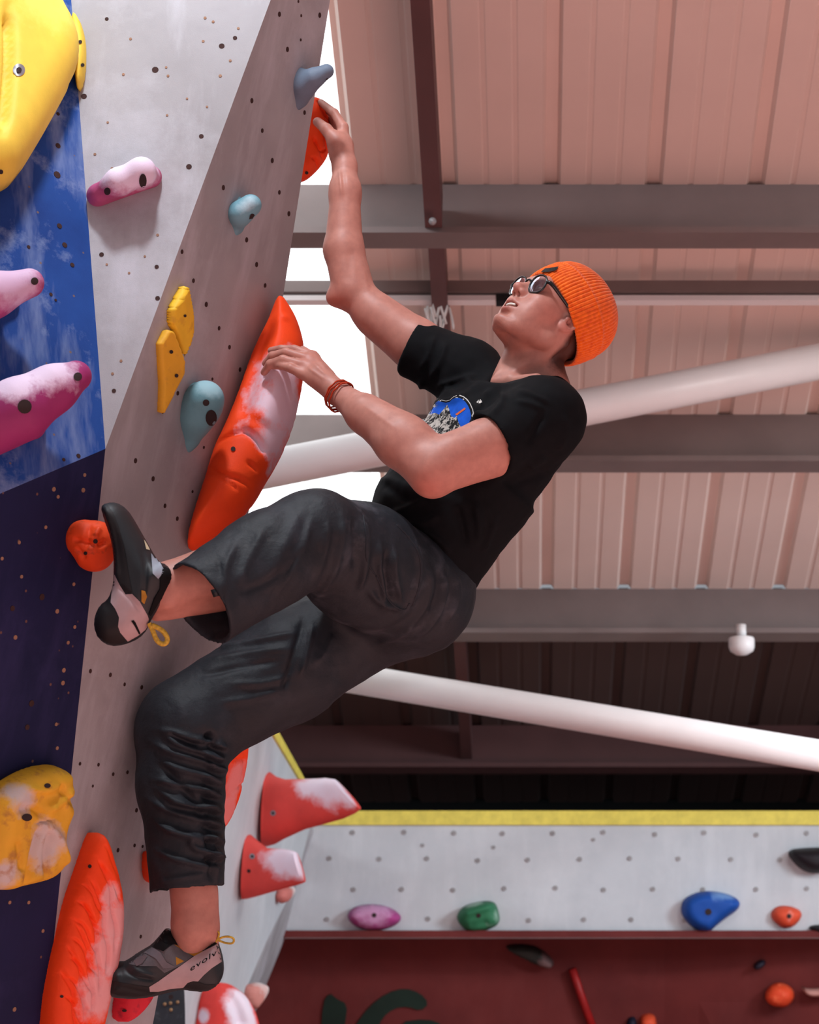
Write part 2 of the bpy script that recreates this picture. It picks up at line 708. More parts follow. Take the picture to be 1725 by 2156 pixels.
# ---- climbing wall on the left: four facets meeting at one corner
cV = PY(222, 945, 4.39)
cS = PY(527, 1060, 4.95)
cS0 = PY(695, 0, 4.75)
plB = Plane(cV, cS, cS0)
pAB = plB.hit(570, 0); pABt = plB.hit(640, -190); pBt = plB.hit(728, -210)
pBL = plB.hit(95, 2156); pBR = plB.hit(322, 2156)
pCA = PY(150, 0, 4.52)
plA = Plane(cV, pAB, pCA)
pCAt = plA.hit(132, -230); pABt = plA.hit(655, -230); pABt = plB.hit(655, -230)
pCL = PY(-260, 1150, 4.02)
plC = Plane(cV, pCA, pCL)
plD = Plane(cV, pBL, pCL)

def to_floor(a, b, z=0.02):
    t = (z - a[2]) / (b[2] - a[2])
    return a + (b - a) * t

pBLf = to_floor(cV, pBL); pBRf = to_floor(cS0, pBR)
print('B lower left Y', pBL, 'B AB', pAB, 'nB', plB.n, 'nA', plA.n, 'nC', plC.n, 'nD', plD.n)
wall_left = tag(empty('wall_left', (-1.0, 4.6, 0)), 'grey and blue faceted climbing wall beside the climber', kind='structure')
V, F = prism([cV, pAB, pABt, pBt, cS0, cS, pBR, pBRf, pBLf, pBL], plB.n, 0.02)
mesh_obj('panel', V, F, M_ply, wall_left, smooth=False)
V, F = prism([cV, pAB, pABt, pCAt, pCA], plA.n, 0.02)
mesh_obj('panel', V, F, M_ply, wall_left, smooth=False)
cl2 = plC.hit(-320, -230)
V, F = prism([cV, pCA, pCAt, cl2, pCL], plC.n, 0.02)
tag(mesh_obj('panel', V, F, M_blue, wall_left, smooth=False), 'bright blue upper panel')
dl = plD.hit(-330, 2156)
V, F = prism([cV, pCL, dl, to_floor(pCL, dl), pBLf, pBL], plD.n, 0.02)
tag(mesh_obj('panel', V, F, M_blue_shaded, wall_left, smooth=False), 'lower blue panel with shade painted into its colour')

def disc_mesh(name, mat, seg=10, r=1.0, t=1.0):
    vs = [(r * math.cos(2 * math.pi * k / seg), r * math.sin(2 * math.pi * k / seg), z) for z in (0, t) for k in range(seg)]
    fs = [tuple(range(seg, 2 * seg)), tuple(range(seg - 1, -1, -1))] + [(k, (k + 1) % seg, (k + 1) % seg + seg, k + seg) for k in range(seg)]
    me = bpy.data.meshes.new(name)
    me.from_pydata(vs, [], fs)
    me.materials.append(mat)
    return me

ME_hole = disc_mesh('bolt_hole', M_hole)
ME_speck = disc_mesh('screw_hole', M_speck)
ME_nut = disc_mesh('t_nut', M_nut)

def frame_of(n):
    n = Vector(n)
    return n.to_track_quat('Z', 'Y')

def hole_at(px, py, rpx, plane, parent, me=ME_hole, name='bolt_hole', thick=0.0012):
    p = plane.hit(px, py)
    d = (p - CAM) @ FWD
    o = bpy.data.objects.new(name, me)
    COL.objects.link(o)
    o.parent = parent
    o.location = Vector(p) - world_loc(parent)
    o.rotation_mode = 'QUATERNION'
    o.rotation_quaternion = frame_of(plane.n)
    r = rpx * d / FPX
    o.scale = (r, r, thick)
    return o

for (x, y, r) in [(327, 147, 7), (467, 97, 6), (177, 203, 6), (398, 351, 6), (424, 287, 5), (495, 80, 4.5), (214, 536, 5), (330, 562, 4.5),
                  (332, 628, 5), (240, 823, 4.5), (225, 40, 4), (260, 157, 3), (275, 82, 3), (200, 325, 3), (236, 355, 3), (350, 142, 2.6),
                  (354, 160, 3), (432, 38, 3.2), (449, 46, 3), (428, 87, 3), (464, 160, 3.5), (502, 60, 3), (485, 128, 3), (394, 208, 2.5),
                  (436, 225, 2.5), (227, 258, 2.6), (352, 243, 2.6), (332, 495, 3), (305, 540, 2.5), (225, 557, 2.5), (255, 760, 3), (237, 787, 3), (272, 575, 2.6)]:
    hole_at(x, y, r, plA, wall_left, *((ME_speck, 'screw_hole') if r < 3.6 else ()))
for (x, y, r) in [(588, 30, 7), (673, 32, 7), (605, 104, 7), (530, 212, 7), (552, 275, 6), (573, 338, 7), (608, 450, 7), (470, 395, 7), (641, 237, 6),
                  (588, 405, 6), (519, 505, 7), (540, 557, 7), (558, 601, 6), (434, 641, 7), (461, 691, 6), (483, 731, 6), (505, 778, 6), (407, 591, 6),
                  (628, 3, 4), (634, 33, 4), (633, 84, 4), (383, 530, 6), (374, 828, 6), (322, 1008, 7), (285, 970, 7), (447, 798, 4), (429, 942, 4),
                  (347, 1065, 6), (373, 1092, 6), (232, 1421, 6), (190, 1413, 6), (262, 1441, 5), (298, 1447, 6), (452, 1138, 6), (168, 1608, 5), (207, 1610, 5),
                  (238, 1630, 5), (268, 1626, 5), (195, 1655, 4), (287, 1706, 6), (248, 1790, 6), (283, 1780, 5), (300, 1782, 4), (262, 2045, 5), (296, 1972, 5),
                  (405, 1035, 4), (350, 730, 5)]:
    hole_at(x, y, r * 0.8, plB, wall_left)
for (x, y, r) in [(122, 307, 6), (120, 368, 8), (125, 476, 6), (136, 516, 6), (152, 558, 5), (107, 620, 4), (117, 632, 3), (165, 960, 5), (134, 968, 4), (122, 240, 4), (60, 520, 4)]:
    hole_at(x, y, r, plC, wall_left)
for (x, y, r) in [(113, 1030, 5), (178, 1000, 4), (175, 1032, 5), (122, 1046, 4), (40, 1142, 4), (96, 1110, 4), (88, 1257, 7), (26, 1281, 6), (120, 1287, 5), (157, 1320, 4),
                  (32, 1342, 5), (134, 1411, 5), (132, 1438, 5), (66, 1481, 7), (57, 1531, 6), (45, 1214, 4), (155, 1230, 4), (143, 1353, 4), (4, 1176, 4), (118, 1525, 4),
                  (30, 2125, 5), (60, 1900, 4), (90, 1960, 4), (120, 1575, 4), (20, 1900, 4)]:
    hole_at(x, y, r, plD, wall_left, *((ME_speck, 'screw_hole') if r < 5.5 else ()))

# ---- roof: sheets running down the slope, carried by purlins
SL = math.atan2(3900 - CYP, FPX) - PITCH            # roof slope
SPC = 1.366
DS = np.array([0, math.cos(SL), -math.sin(SL)])     # down the slope, away from the camera
NR = np.array([0, -math.sin(SL), -math.cos(SL)])    # underside normal
def d_n(n): return 0.871 * (6.15 + n) * SPC
B0 = P(CXP, 520, d_n(0))                            # underside of the first purlin
PH = 0.24                                           # purlin height
R0 = B0 - NR * PH                                   # point on the roof underside
print('roof at first purlin', R0, 'slope', math.degrees(SL))
M_sheet = simple('pink_beige_sheet', (226, 204, 194), 0.55, 0.3, 0.05, 1.5)
M_shaded_sheet = simple('painted_shade_sheet', (84, 70, 68), 0.6, 0.3, 0.08, 1.5)  # roof sheet with the shade of the far bay put into its colour
M_purlin = simple('galvanised_steel', (124, 112, 110), 0.5, 0.4, 0.1, 4, metal=0.2)
M_rust = simple('red_oxide_steel', (92, 62, 62), 0.55, 0.4, 0.1, 5)
M_tube = simple('white_painted_tube', (224, 220, 220), 0.4, 0.4, 0.04, 5)
M_black = simple('black_cladding', (20, 22, 24), 0.7, 0.3, 0.1, 3)

ceiling = tag(empty('ceiling', tuple(R0)), 'pinkish ribbed metal roof sheets on purlins', kind='structure')
PITCHX = 0.32
prof = [(0.0, 0.019), (0.018, 0.019), (0.03, 0.0), (0.105, 0.0), (0.11, 0.0028), (0.122, 0.0028), (0.127, 0.0), (0.198, 0.0), (0.203, 0.0028), (0.215, 0.0028), (0.22, 0.0), (0.29, 0.0), (0.302, 0.019), (0.32, 0.019)]
def sheet_mesh(name, t0, t1, mat):
    vs, fs = [], []
    for x, up in prof:
        for t in (t0, t1):
            vs.append(tuple(np.array([x, 0, 0]) + DS * t - NR * up))
    for i in range(len(prof) - 1):
        fs.append((2 * i, 2 * i + 2, 2 * i + 3, 2 * i + 1))
    me = bpy.data.meshes.new(name)
    me.from_pydata(vs, [], fs)
    me.materials.append(mat)
    return me
ME_sheet = sheet_mesh('roof_sheet', -6.2, 2 * SPC, M_sheet)
ME_dsheet = sheet_mesh('roof_sheet_shaded', 2 * SPC + 0.03, 3.9 * SPC, M_shaded_sheet)
t = NT('translucent_roof_light')
t.base((0.9, 0.95, 0.95)); t.set(0.4)
t.b.inputs['Emission Color'].default_value = (0.92, 0.98, 1.0, 1)
t.b.inputs['Emission Strength'].default_value = 1.9
M_sky = t.m
ME_sky = sheet_mesh('roof_light_sheet', -6.2, 2 * SPC, M_sky)
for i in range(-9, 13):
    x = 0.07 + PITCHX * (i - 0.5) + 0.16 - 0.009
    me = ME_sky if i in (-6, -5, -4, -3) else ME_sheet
    for m2, nm in ((me, me.name.split('.')[0]), (ME_dsheet, 'roof_sheet_shaded')):
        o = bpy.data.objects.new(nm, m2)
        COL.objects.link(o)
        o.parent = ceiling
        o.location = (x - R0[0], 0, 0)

XL, XR = -3.2, 4.4
def bar_x(name, prof2, mat, x0=XL, x1=XR, org=R0):
    """section (s down-slope, u towards the room) swept along X"""
    n = len(prof2)
    V = [org * [0, 1, 1] + DS * s + NR * u + np.array([x, 0, 0]) for x in (x0, x1) for s, u in prof2]
    F = [tuple(range(n)), tuple(range(2 * n - 1, n - 1, -1))] + [(i, i + n, (i + 1) % n + n, (i + 1) % n) for i in range(n)]
    bm = bmesh.new()
    vs = [bm.verts.new(v) for v in V]
    for f in F: bm.faces.new([vs[i] for i in f])
    bmesh.ops.recalc_face_normals(bm, faces=bm.faces)
    V = np.array([v.co[:] for v in bm.verts]); bm.verts.index_update()
    F = [tuple(v.index for v in f.verts) for f in bm.faces]
    bm.free()
    return V, F
names = ['nearest roof purlin crossing behind the climber\'s raised forearm', 'second roof purlin, behind the climber\'s back and shoulder',
         'third roof purlin, level with the climber\'s hips', 'farthest dark roof purlin just above the black strip']
for n in range(4):
    s = n * SPC
    pr = [(s - 0.075, PH), (s + 0.008, PH), (s + 0.008, 0.006), (s + 0.07, 0.006), (s + 0.07, 0.0), (s, 0.0), (s, PH - 0.006), (s - 0.069, PH - 0.006), (s - 0.069, PH - 0.022), (s - 0.075, PH - 0.022)]
    V, F = bar_x('roof_purlin', pr, M_purlin)
    tag(mesh_obj('roof_purlin', V, F, M_purlin if n < 3 else M_black if n > 3 else M_rust, smooth=False), 'long steel Z-section ' + names[n], 'beam', 'roof purlins')
# slim rail and strip light between the first two purlins
def t_at(py, u):
    # position down the slope where a bar u below the roof shows at row py
    r = ray(CXP, py)
    o = R0 + NR * u
    tt = ((o - CAM) @ NR) / (r @ NR)
    return ((CAM + r * tt) - o) @ DS
s = t_at(614, 0.1)
V, F = bar_x('', [(s, 0.1), (s, 0.055), (s + 0.04, 0.055), (s + 0.04, 0.1)], M_rust)
tag(mesh_obj('cable_rail', V, F, M_purlin, smooth=False), 'slim grey steel rail behind the climber\'s orange beanie', 'rail')
s = t_at(632, 0.13)
V, F = bar_x('', [(s, 0.13), (s, 0.11), (s + 0.03, 0.11), (s + 0.03, 0.13)], M_tube, -1.2, -0.118)
conduit = mesh_obj('conduit', V, F, M_tube, smooth=False)
tag(conduit, 'thin pale conduit to the left of the climber\'s face', 'conduit')
V, F = bar_x('', [(s, 0.13), (s, 0.11), (s + 0.03, 0.11), (s + 0.03, 0.13)], M_tube, -0.068, XR)
tag(mesh_obj('conduit', V, F, M_tube, smooth=False), 'thin pale conduit running right from behind the beanie', 'conduit')
V, F = bar_x('', [(s - 0.002, 0.133), (s - 0.002, 0.108), (s + 0.032, 0.108), (s + 0.032, 0.133)], M_black, -0.117, -0.069)
tag(mesh_obj('cable_clip', V, F, M_black, smooth=False), 'small black junction box on the conduit by the climber\'s mouth', 'box')
# dark bar running down the slope
def bar_s(x, w, u0, u1, s0, s1):
    V = []
    for s in (s0, s1):
        for dx, u in ((-w / 2, u0), (w / 2, u0), (w / 2, u1), (-w / 2, u1)):
            V.append(R0 * [0, 1, 1] + DS * s + NR * u + np.array([x + dx, 0, 0]))
    F = [(0, 1, 2, 3), (7, 6, 5, 4), (0, 4, 5, 1), (1, 5, 6, 2), (2, 6, 7, 3), (3, 7, 4, 0)]
    return np.array(V), F
rf = tag(empty('roof_rafter', tuple(R0)), 'dark red-brown steel rafter bar running down the roof slope', 'rafter')
V, F = bar_s(-0.30, 0.052, 0.10, 0.225, -5.5, -0.08)
mesh_obj('bar', V, F, M_rust, rf, smooth=False)
V, F = bar_s(-0.30, 0.05, 0.05, 0.17, 0.02, 3.0 * SPC)
mesh_obj('bar', V, F, M_rust, rf, smooth=False)
V, F = tube([P(911, 466, d_n(0) - 0.16), P(911, 466, d_n(0) - 0.13)], 0.012, 10)
mesh_obj('bolt', V, F, M_nut, rf)
# bracing tubes crossing below the purlins
V, F = tube([P(430, 1014, 7.6), P(1240, 856, 7.9), P(1900, 727, 8.1)], 0.062, 20)
tag(mesh_obj('brace_tube', V, F, M_tube), 'white brace tube rising to the right behind the climber\'s shoulder', 'tube')
V, F = tube([P(480, 1385, 9.0), P(1200, 1504, 8.6), P(1950, 1628, 8.2)], 0.056, 20)
tag(mesh_obj('brace_tube', V, F, M_tube), 'white brace tube falling to the right below the climber\'s hips', 'tube')
# cable bundle and smoke detector
M_cable = simple('white_cable', (190, 184, 180), 0.6)
cb = tag(empty('cable_bundle', tuple(P(945, 700, 7.5))), 'loose bundle of white cables hanging by the dark rafter', 'cable')
for k in range(5):
    pts = [P(905 + 9 * k + 14 * math.sin(a * 1.3 + k), 640 + 62 * abs(math.sin(a + 0.3 * k)) , 7.5 + 0.01 * k) for a in np.linspace(0.1, 3.0, 14)]
    V, F = tube(pts, 0.0045, 6)
    mesh_obj('cable', V, F, M_cable, cb)
c = P(1562, 1362, 9.45)
rings = [(0.0, 0.05), (0.004, 0.052), (0.035, 0.052), (0.052, 0.046), (0.066, 0.024), (0.07, 0.0)]
V, F = [], []
for i, (hz, r) in enumerate(rings):
    for k in range(20):
        V.append(c + np.array([r * math.cos(k * math.pi / 10), r * math.sin(k * math.pi / 10), 0.035 - hz]))
    if i:
        F += [((i - 1) * 20 + k, i * 20 + k, i * 20 + (k + 1) % 20, (i - 1) * 20 + (k + 1) % 20) for k in range(20)]
sd = mesh_obj('smoke_detector', V, F, M_tube)
tag(sd, 'small round white smoke detector under the third purlin', 'detector')
V, F = tube([c + [0, 0, 0.035], c + [0, 0, 0.09]], 0.02, 12)
mesh_obj('mount', V, F, M_tube, sd)

# ---- far walls
YB = 10.2
V, F = box_vf((-4, 11.75, 0), (6, 11.9, 4.2))
tag(mesh_obj('wall_end', V, F, M_black, smooth=False), 'black end wall under the eaves', kind='structure')
plF = Plane(PY(700, 1740, YB), PY(1700, 1740, YB), PY(1200, 1975, YB + 0.06))
wb = tag(empty('wall_back', tuple(PY(1200, 1975, YB + 0.2))), 'pale grey overhanging climbing wall band at the far end', kind='structure')
V, F = prism([plF.hit(600, 1736), plF.hit(2050, 1736), plF.hit(2050, 1976), plF.hit(540, 1976)], plF.n, 0.05)
mesh_obj('panel', V, F, M_pale, wb, smooth=False)
V, F = prism([plF.hit(600, 1707), plF.hit(2050, 1707), plF.hit(2050, 1737), plF.hit(600, 1737)], plF.n, 0.06, 0.012)
tag(mesh_obj('trim_1', V, F, M_yel, smooth=False), 'yellow edge board along the top of the far wall', kind='structure')
for row, (y, xs) in enumerate([(1755, range(744, 1760, 106)), (1810, range(690, 1760, 106)), (1872, range(742, 1760, 106)), (1935, (687, 901, 1111, 1230, 1333, 1440))]):
    for k, x in enumerate(xs):
        hole_at(x + random.uniform(-4, 4), y + random.uniform(-3, 3), 5.2, plF, wb, ME_nut, 't_nut', 0.004)
for x, y in [(890, 1780), (1250, 1768), (1040, 1784)]:
    hole_at(x, y, 4, plF, wb, ME_nut, 't_nut', 0.004)
# lower red wall, two facets meeting at an arris
r0 = plF.hit(420, 1976) - plF.n * 0.03
pr0, pr1, pr2 = PY(400, 1974, YB + 0.28), PY(1400, 1974, YB + 0.28), PY(2060, 1974, YB + 0.1)
def drop(p, dy=0.9): return np.array([p[0], p[1] + dy, 0.02])
wl = tag(empty('wall_lower', tuple(drop(pr1))), 'dark red undercut climbing wall below the pale band', kind='structure')
pl1 = Plane(pr0, pr1, drop(pr1)); pl2 = Plane(pr1, pr2, drop(pr2, 0.6))
V, F = prism([pr0, pr1, drop(pr1), drop(pr0)], pl1.n, 0.03)
mesh_obj('panel', V, F, M_red, wl, smooth=False)
V, F = prism([pr1, pr2, drop(pr2, 0.6), drop(pr1)], pl2.n, 0.03)
mesh_obj('panel', V, F, M_red, wl, smooth=False)
V, F = prism([PY(400, 1974, YB + 0.02), PY(2060, 1974, YB + 0.02), PY(2060, 1974, YB + 0.35), PY(400, 1974, YB + 0.35)], np.array([0, 0, -1.0]), 0.03)
mesh_obj('panel', V, F, M_red, wl, smooth=False)
M_mural = simple('dark_green_mural', (22, 40, 32), 0.7, 0.3, 0.2, 6)
def flat_shape(name, poly, plane, mat, parent, h=0.008, sm=1):
    poly = smooth_poly(poly, sm) if sm else poly
    V, F = prism([plane.hit(x, y) for x, y in poly], plane.n, 0.0, h)
    return mesh_obj(name, V, F, mat, parent, smooth=False)
tag(flat_shape('mural_shape', [(675, 2200), (680, 2110), (694, 2090), (708, 2102), (732, 2115), (728, 2150), (718, 2200)], pl1, M_mural, wl), 'dark green painted stroke of the mural')
arc = [(728, 2210), (748, 2158), (778, 2118), (815, 2090), (852, 2080), (884, 2090), (904, 2112), (886, 2128), (858, 2118), (830, 2122), (805, 2142), (792, 2175), (790, 2215)]
tag(flat_shape('mural_shape', arc, pl1, M_mural, wl), 'dark green painted arc of the mural')
tag(flat_shape('mural_shape', [(838, 2152), (900, 2145), (935, 2158), (940, 2215), (850, 2215)], pl1, M_mural, wl), 'dark green painted block of the mural')
M_strap = simple('red_strap', (150, 20, 20), 0.5)
V, F = tube([pl1.hit(1205, 2040, 0.02), pl1.hit(1225, 2100, 0.02), pl1.hit(1262, 2200, 0.02)], 0.018, 8)
tag(mesh_obj('red_strap', V, F, M_strap), 'red strap hanging down the dark red wall', 'strap')

# pale side wall between the leg and the far wall
plE = Plane(PY(655, 1735, YB - 0.05), PY(600, 1950, YB - 0.25), PY(450, 1400, 7.9))
we = tag(empty('wall_side', tuple(to_floor(plE.hit(480, 1700), plE.hit(440, 2156)))), 'pale blue-white climbing wall panel behind the climber\'s lower leg', kind='structure')
ptop = [(430, 1318), (546, 1504), (640, 1662), (655, 1735), (622, 1860), (560, 1985), (478, 2175), (300, 2580), (205, 2580), (205, 1500), (300, 1318)]
print('E left', plE.hit(205, 2000), plE.hit(205, 1500))
V, F = prism([plE.hit(x, y) for x, y in ptop], plE.n, 0.04)
mesh_obj('panel', V, F, M_pale, we, smooth=False)
V, F = prism([plE.hit(x, y) for x, y in [(430, 1318), (546, 1504), (640, 1662), (650, 1662), (562, 1504), (444, 1318)]], plE.n, 0.05, 0.01)
tag(mesh_obj('trim_2', V, F, M_yel, smooth=False), 'yellow edge board slanting down the side wall', kind='structure')
plG = Plane(plE.hit(622, 1860), plE.hit(478, 2175), PY(590, 2156, YB + 0.1))
V, F = prism([plE.hit(655, 1735), plE.hit(622, 1860), plE.hit(560, 1985), plE.hit(478, 2175), PY(520, 2175, YB + 0.2), PY(600, 1976, YB + 0.1), PY(660, 1750, YB)], plG.n, 0.03)
mesh_obj('panel', V, F, M_ply, we, smooth=False)

# ================================================================== HOLDS
M_bolt = simple('bolt_steel', (150, 150, 158), 0.35, 0.5, metal=0.6)
M_socket = simple('bolt_socket', (52, 40, 40), 0.8, 0.2)

def circ(x, y, rx, ry=None, a=0, n=16):
    ry = ry or rx
    ca, sa = math.cos(a), math.sin(a)
    return [(x + rx * math.cos(t) * ca - ry * math.sin(t) * sa, y + rx * math.cos(t) * sa + ry * math.sin(t) * ca) for t in np.linspace(0, 2 * math.pi, n, endpoint=False)]

def hold(name, label, VF, mat, bolts=(), cat='climbing hold', group=None):
    V, F = VF
    o = mesh_obj(name, V, F, mat)
    tag(o, label, cat, group)
    if bolts:
        b = bvh_of(V, F)
        for (x, y, r, *rest) in bolts:
            ry = rest[0] if rest else r
            steel = len(rest) > 1 and rest[1]
            k = decal('bolt', circ(x, y, r, ry), b, 0.002, M_bolt if steel else M_socket, o, g=max(2, r / 2))
            if steel and k:
                decal('bolt_socket', circ(x, y, r * 0.45, ry * 0.45), b, 0.004, M_socket, k, g=2)
    return o

def PO(plane, x, y, off=0.0):
    """point seen at pixel x,y standing off metres in front of a wall"""
    return plane.hit(x, y, off)

def cap_hold(chain, k, plane, h=0.005, extra=(), strokes=()):
    """blob hold: chain of (px, py, stand-off, radius px)"""
    pr = []
    pts = []
    for (x, y, off, r) in chain:
        p = PO(plane, x, y, off)
        d = (p - CAM) @ FWD
        pts.append((p, r * d / FPX))
    if len(pts) == 1:
        pr.append(ell(pts[0][0], (pts[0][1],) * 3, k=k))
    for (a, ra), (b, rb) in zip(pts[:-1], pts[1:]):
        pr.append(rcone(a, ra, b, rb, k=k))
    pr += list(extra)
    pr.append(halfspace(plane.o + plane.n * -0.012, -plane.n, 0.004))
    V, F = sdf_mesh(pr, h)
    if strokes:
        V = crease(V, F, strokes)
    return V, F

ORANGE = (255, 72, 18)
# 1 big yellow hold top left
plY = Plane(PO(plC, 20, 20, 0.02), PO(plC, 100, 300, 0.02), PO(plC, -150, 200, 0.03))
out = [(-190, -190), (70, -130), (112, 10), (142, 60), (155, 110), (150, 160), (128, 210), (100, 262), (66, 322), (24, 388), (2, 404), (-40, 420), (-190, 380)]
m = hold_mat('yellow_resin', (236, 200, 74), [(PO(plC, 60, 20, 0.05), 0.10)], chalk=(250, 232, 120), amount=0.4)
hold('climbing_hold', 'huge smooth yellow hold at the top left edge', slab(out, plY, 0.085, 0.004, 85, 9, strokes=[([(-32, 60), (-26, 150), (-34, 250), (-44, 320)], 9, -0.03)]), m, [(40, 147, 13, 13, True), (2, 362, 5)])
# 2 thin yellow hold
m2 = hold_mat('yellow_resin_thin', (236, 200, 70))
plT = Plane(PO(plA, 160, 50, 0.02), PO(plA, 165, 180, 0.02), PO(plA, 185, 100, 0.02))
hold('climbing_hold', 'thin upright yellow hold beside the huge yellow one', slab([(148, 38), (165, 35), (178, 70), (183, 110), (179, 160), (168, 190), (160, 184), (154, 120)], plT, 0.03, 0.03, 10, 4), m2, [(169, 88, 4), (174, 137, 4)])
# 3 pink jug on the grey facet
m = hold_mat('pink_resin', (176, 80, 122), [(PO(plA, 285, 352, 0.07), 0.062), (PO(plA, 240, 372, 0.06), 0.03)], chalk=(222, 206, 226))
ex = [rcone(PO(plA, 205, 412, 0.01), 0.022, PO(plA, 318, 372, 0.01), 0.022, k=0.02)]
hold('climbing_hold', 'pink jug hold high on the pale grey facet', cap_hold([(212, 405, 0.03, 19), (250, 383, 0.055, 26), (298, 362, 0.06, 27), (314, 370, 0.03, 18)], 0.02, plA, 0.0035, ex), m, [(226, 403, 7, 8), (301, 381, 8, 15)])
# 4 horn at the wall edge
m = hold_mat('slate_resin', (104, 118, 136), [(PO(plB, 645, 150, 0.05), 0.03)], chalk=(140, 140, 156), amount=0.5)
hold('climbing_hold', 'slate blue horn hold at the upper wall edge', cap_hold([(632, 205, -0.01, 20), (640, 180, 0.01, 26), (660, 165, 0.035, 20), (688, 150, 0.06, 15.5)], 0.012, plB, 0.0035,
     [rcone(PO(plB, 620, 222, -0.01), 0.012, PO(plB, 626, 155, -0.01), 0.012, k=0.03)]), m, [(668, 200, 12, 7), (690, 169, 4)])
# 5, 6 teal holds
m = hold_mat('teal_resin', (112, 158, 172), [(PO(plB, 520, 420, 0.05), 0.035)], chalk=(176, 202, 212))
hold('climbing_hold', 'small teal hold on the grey wall above the yellow flakes', cap_hold([(500, 478, -0.005, 14), (505, 450, 0.015, 22), (528, 432, 0.035, 23)], 0.02, plB, 0.003,
     [rcone(PO(plB, 488, 492, -0.01), 0.008, PO(plB, 497, 420, -0.01), 0.012, k=0.02)]), m, [(532, 462, 7, 12)])
m = hold_mat('teal_resin_large', (108, 158, 170), [(PO(plB, 440, 815, 0.05), 0.03)], chalk=(150, 190, 200))
hold('climbing_hold', 'larger teal hold left of the long orange hold', cap_hold([(402, 922, 0.0, 20), (412, 880, 0.015, 32), (428, 848, 0.03, 36), (434, 838, 0.04, 33)], 0.03, plB, 0.0035,
     [rcone(PO(plB, 390, 944, -0.01), 0.008, PO(plB, 404, 820, -0.01), 0.014, k=0.03)]), m, [(434, 848, 7), (445, 880, 12, 17)])
# 7, 8 yellow flakes
plK = Plane(PO(plB, 385, 620, 0.012), PO(plB, 385, 740, 0.012), P(400, 680, plB.depth(385, 680) + 0.012))
m = hold_mat('flake_yellow', (244, 196, 50), dirt=(214, 160, 50))
hold('climbing_hold', 'upper thin yellow flake on the grey wall', slab([(387, 602), (392, 604), (402, 662), (402, 700), (389, 752), (378, 715), (366, 680), (366, 652)], plK, 0.006, 0.02, 3, 3, sm=0,
     hfun=lambda Q: 0.3 + 1.4 * np.clip((Q[:, 0] - 366 - (Q[:, 1] - 652) * 0.16) / 16, 0, 1)), m, [(390, 665, 3)])
plK2 = Plane(PO(plB, 350, 700, 0.012), PO(plB, 350, 860, 0.012), P(380, 780, plB.depth(350, 780) + 0.012))
m = hold_mat('flake_amber', (236, 176, 48), dirt=(206, 150, 60))
hold('climbing_hold', 'lower thin yellow flake on the grey wall', slab([(333, 724), (352, 694), (364, 698), (387, 760), (386, 786), (343, 872), (337, 868), (339, 810)], plK2, 0.008, 0.02, 4, 3, sm=0), m, [(361, 741, 4), (372, 791, 4)])
# 9, 10 pink pinches on the blue panel
m = hold_mat('plum_resin_a', (166, 66, 118), [(PO(plC, 10, 580, 0.09), 0.07)], chalk=(206, 176, 204))
hold('climbing_hold', 'upper pink finger-shaped hold on the blue panel', cap_hold([(-120, 650, 0.02, 50), (-20, 622, 0.06, 44), (62, 596, 0.09, 31)], 0.03, plC, 0.004,
     [rcone(PO(plC, -140, 650, 0), 0.04, PO(plC, 10, 620, 0.0), 0.03, k=0.03)]), m, [(73, 592, 8)])
m = hold_mat('plum_resin_b', (150, 44, 104), [(PO(plC, 95, 775, 0.11), 0.062), (PO(plC, 30, 805, 0.1), 0.05)], chalk=(226, 206, 228))
hold('climbing_hold', 'lower pink finger-shaped hold on the blue panel', cap_hold([(-40, 900, 0.02, 60), (40, 862, 0.06, 62), (110, 820, 0.09, 46), (160, 792, 0.1, 33)], 0.03, plC, 0.004,
     [rcone(PO(plC, -30, 905, 0), 0.05, PO(plC, 60, 890, 0.0), 0.035, k=0.03)]), m, [(52, 856, 15, 15), (164, 793, 9)])

# 11 orange hold under the raised hand (around the wall edge)
plR = Plane(P(640, 380, 5.37), P(690, 220, 5.40), P(700, 330, 5.40))
crk = [([(655, 215), (668, 250), (690, 262)], 3, -0.011), ([(650, 262), (668, 290), (684, 305)], 3, -0.011), ([(645, 300), (660, 330), (676, 318)], 3, -0.011),
       ([(640, 340), (655, 345), (664, 372)], 3, -0.011), ([(668, 292), (676, 318), (688, 330)], 3, -0.010), ([(676, 210), (684, 240), (690, 262)], 3, -0.008), ([(660, 330), (680, 350)], 3, -0.010)]
out = [(600, 235), (640, 205), (668, 205), (682, 225), (692, 262), (694, 300), (690, 325), (678, 348), (660, 368), (640, 384), (600, 390), (575, 330)]
m = hold_mat('orange_resin_a', ORANGE, [(P(672, 235, 5.1), 0.035)], chalk=(250, 130, 90), amount=0.5)
hold('climbing_hold', 'orange cracked hold gripped by the climber\'s raised hand', slab(out, plR, 0.055, 0.05, 42, 2.6, strokes=crk, noise=0.003, nscale=40), m, [(646, 364, 3.5)])

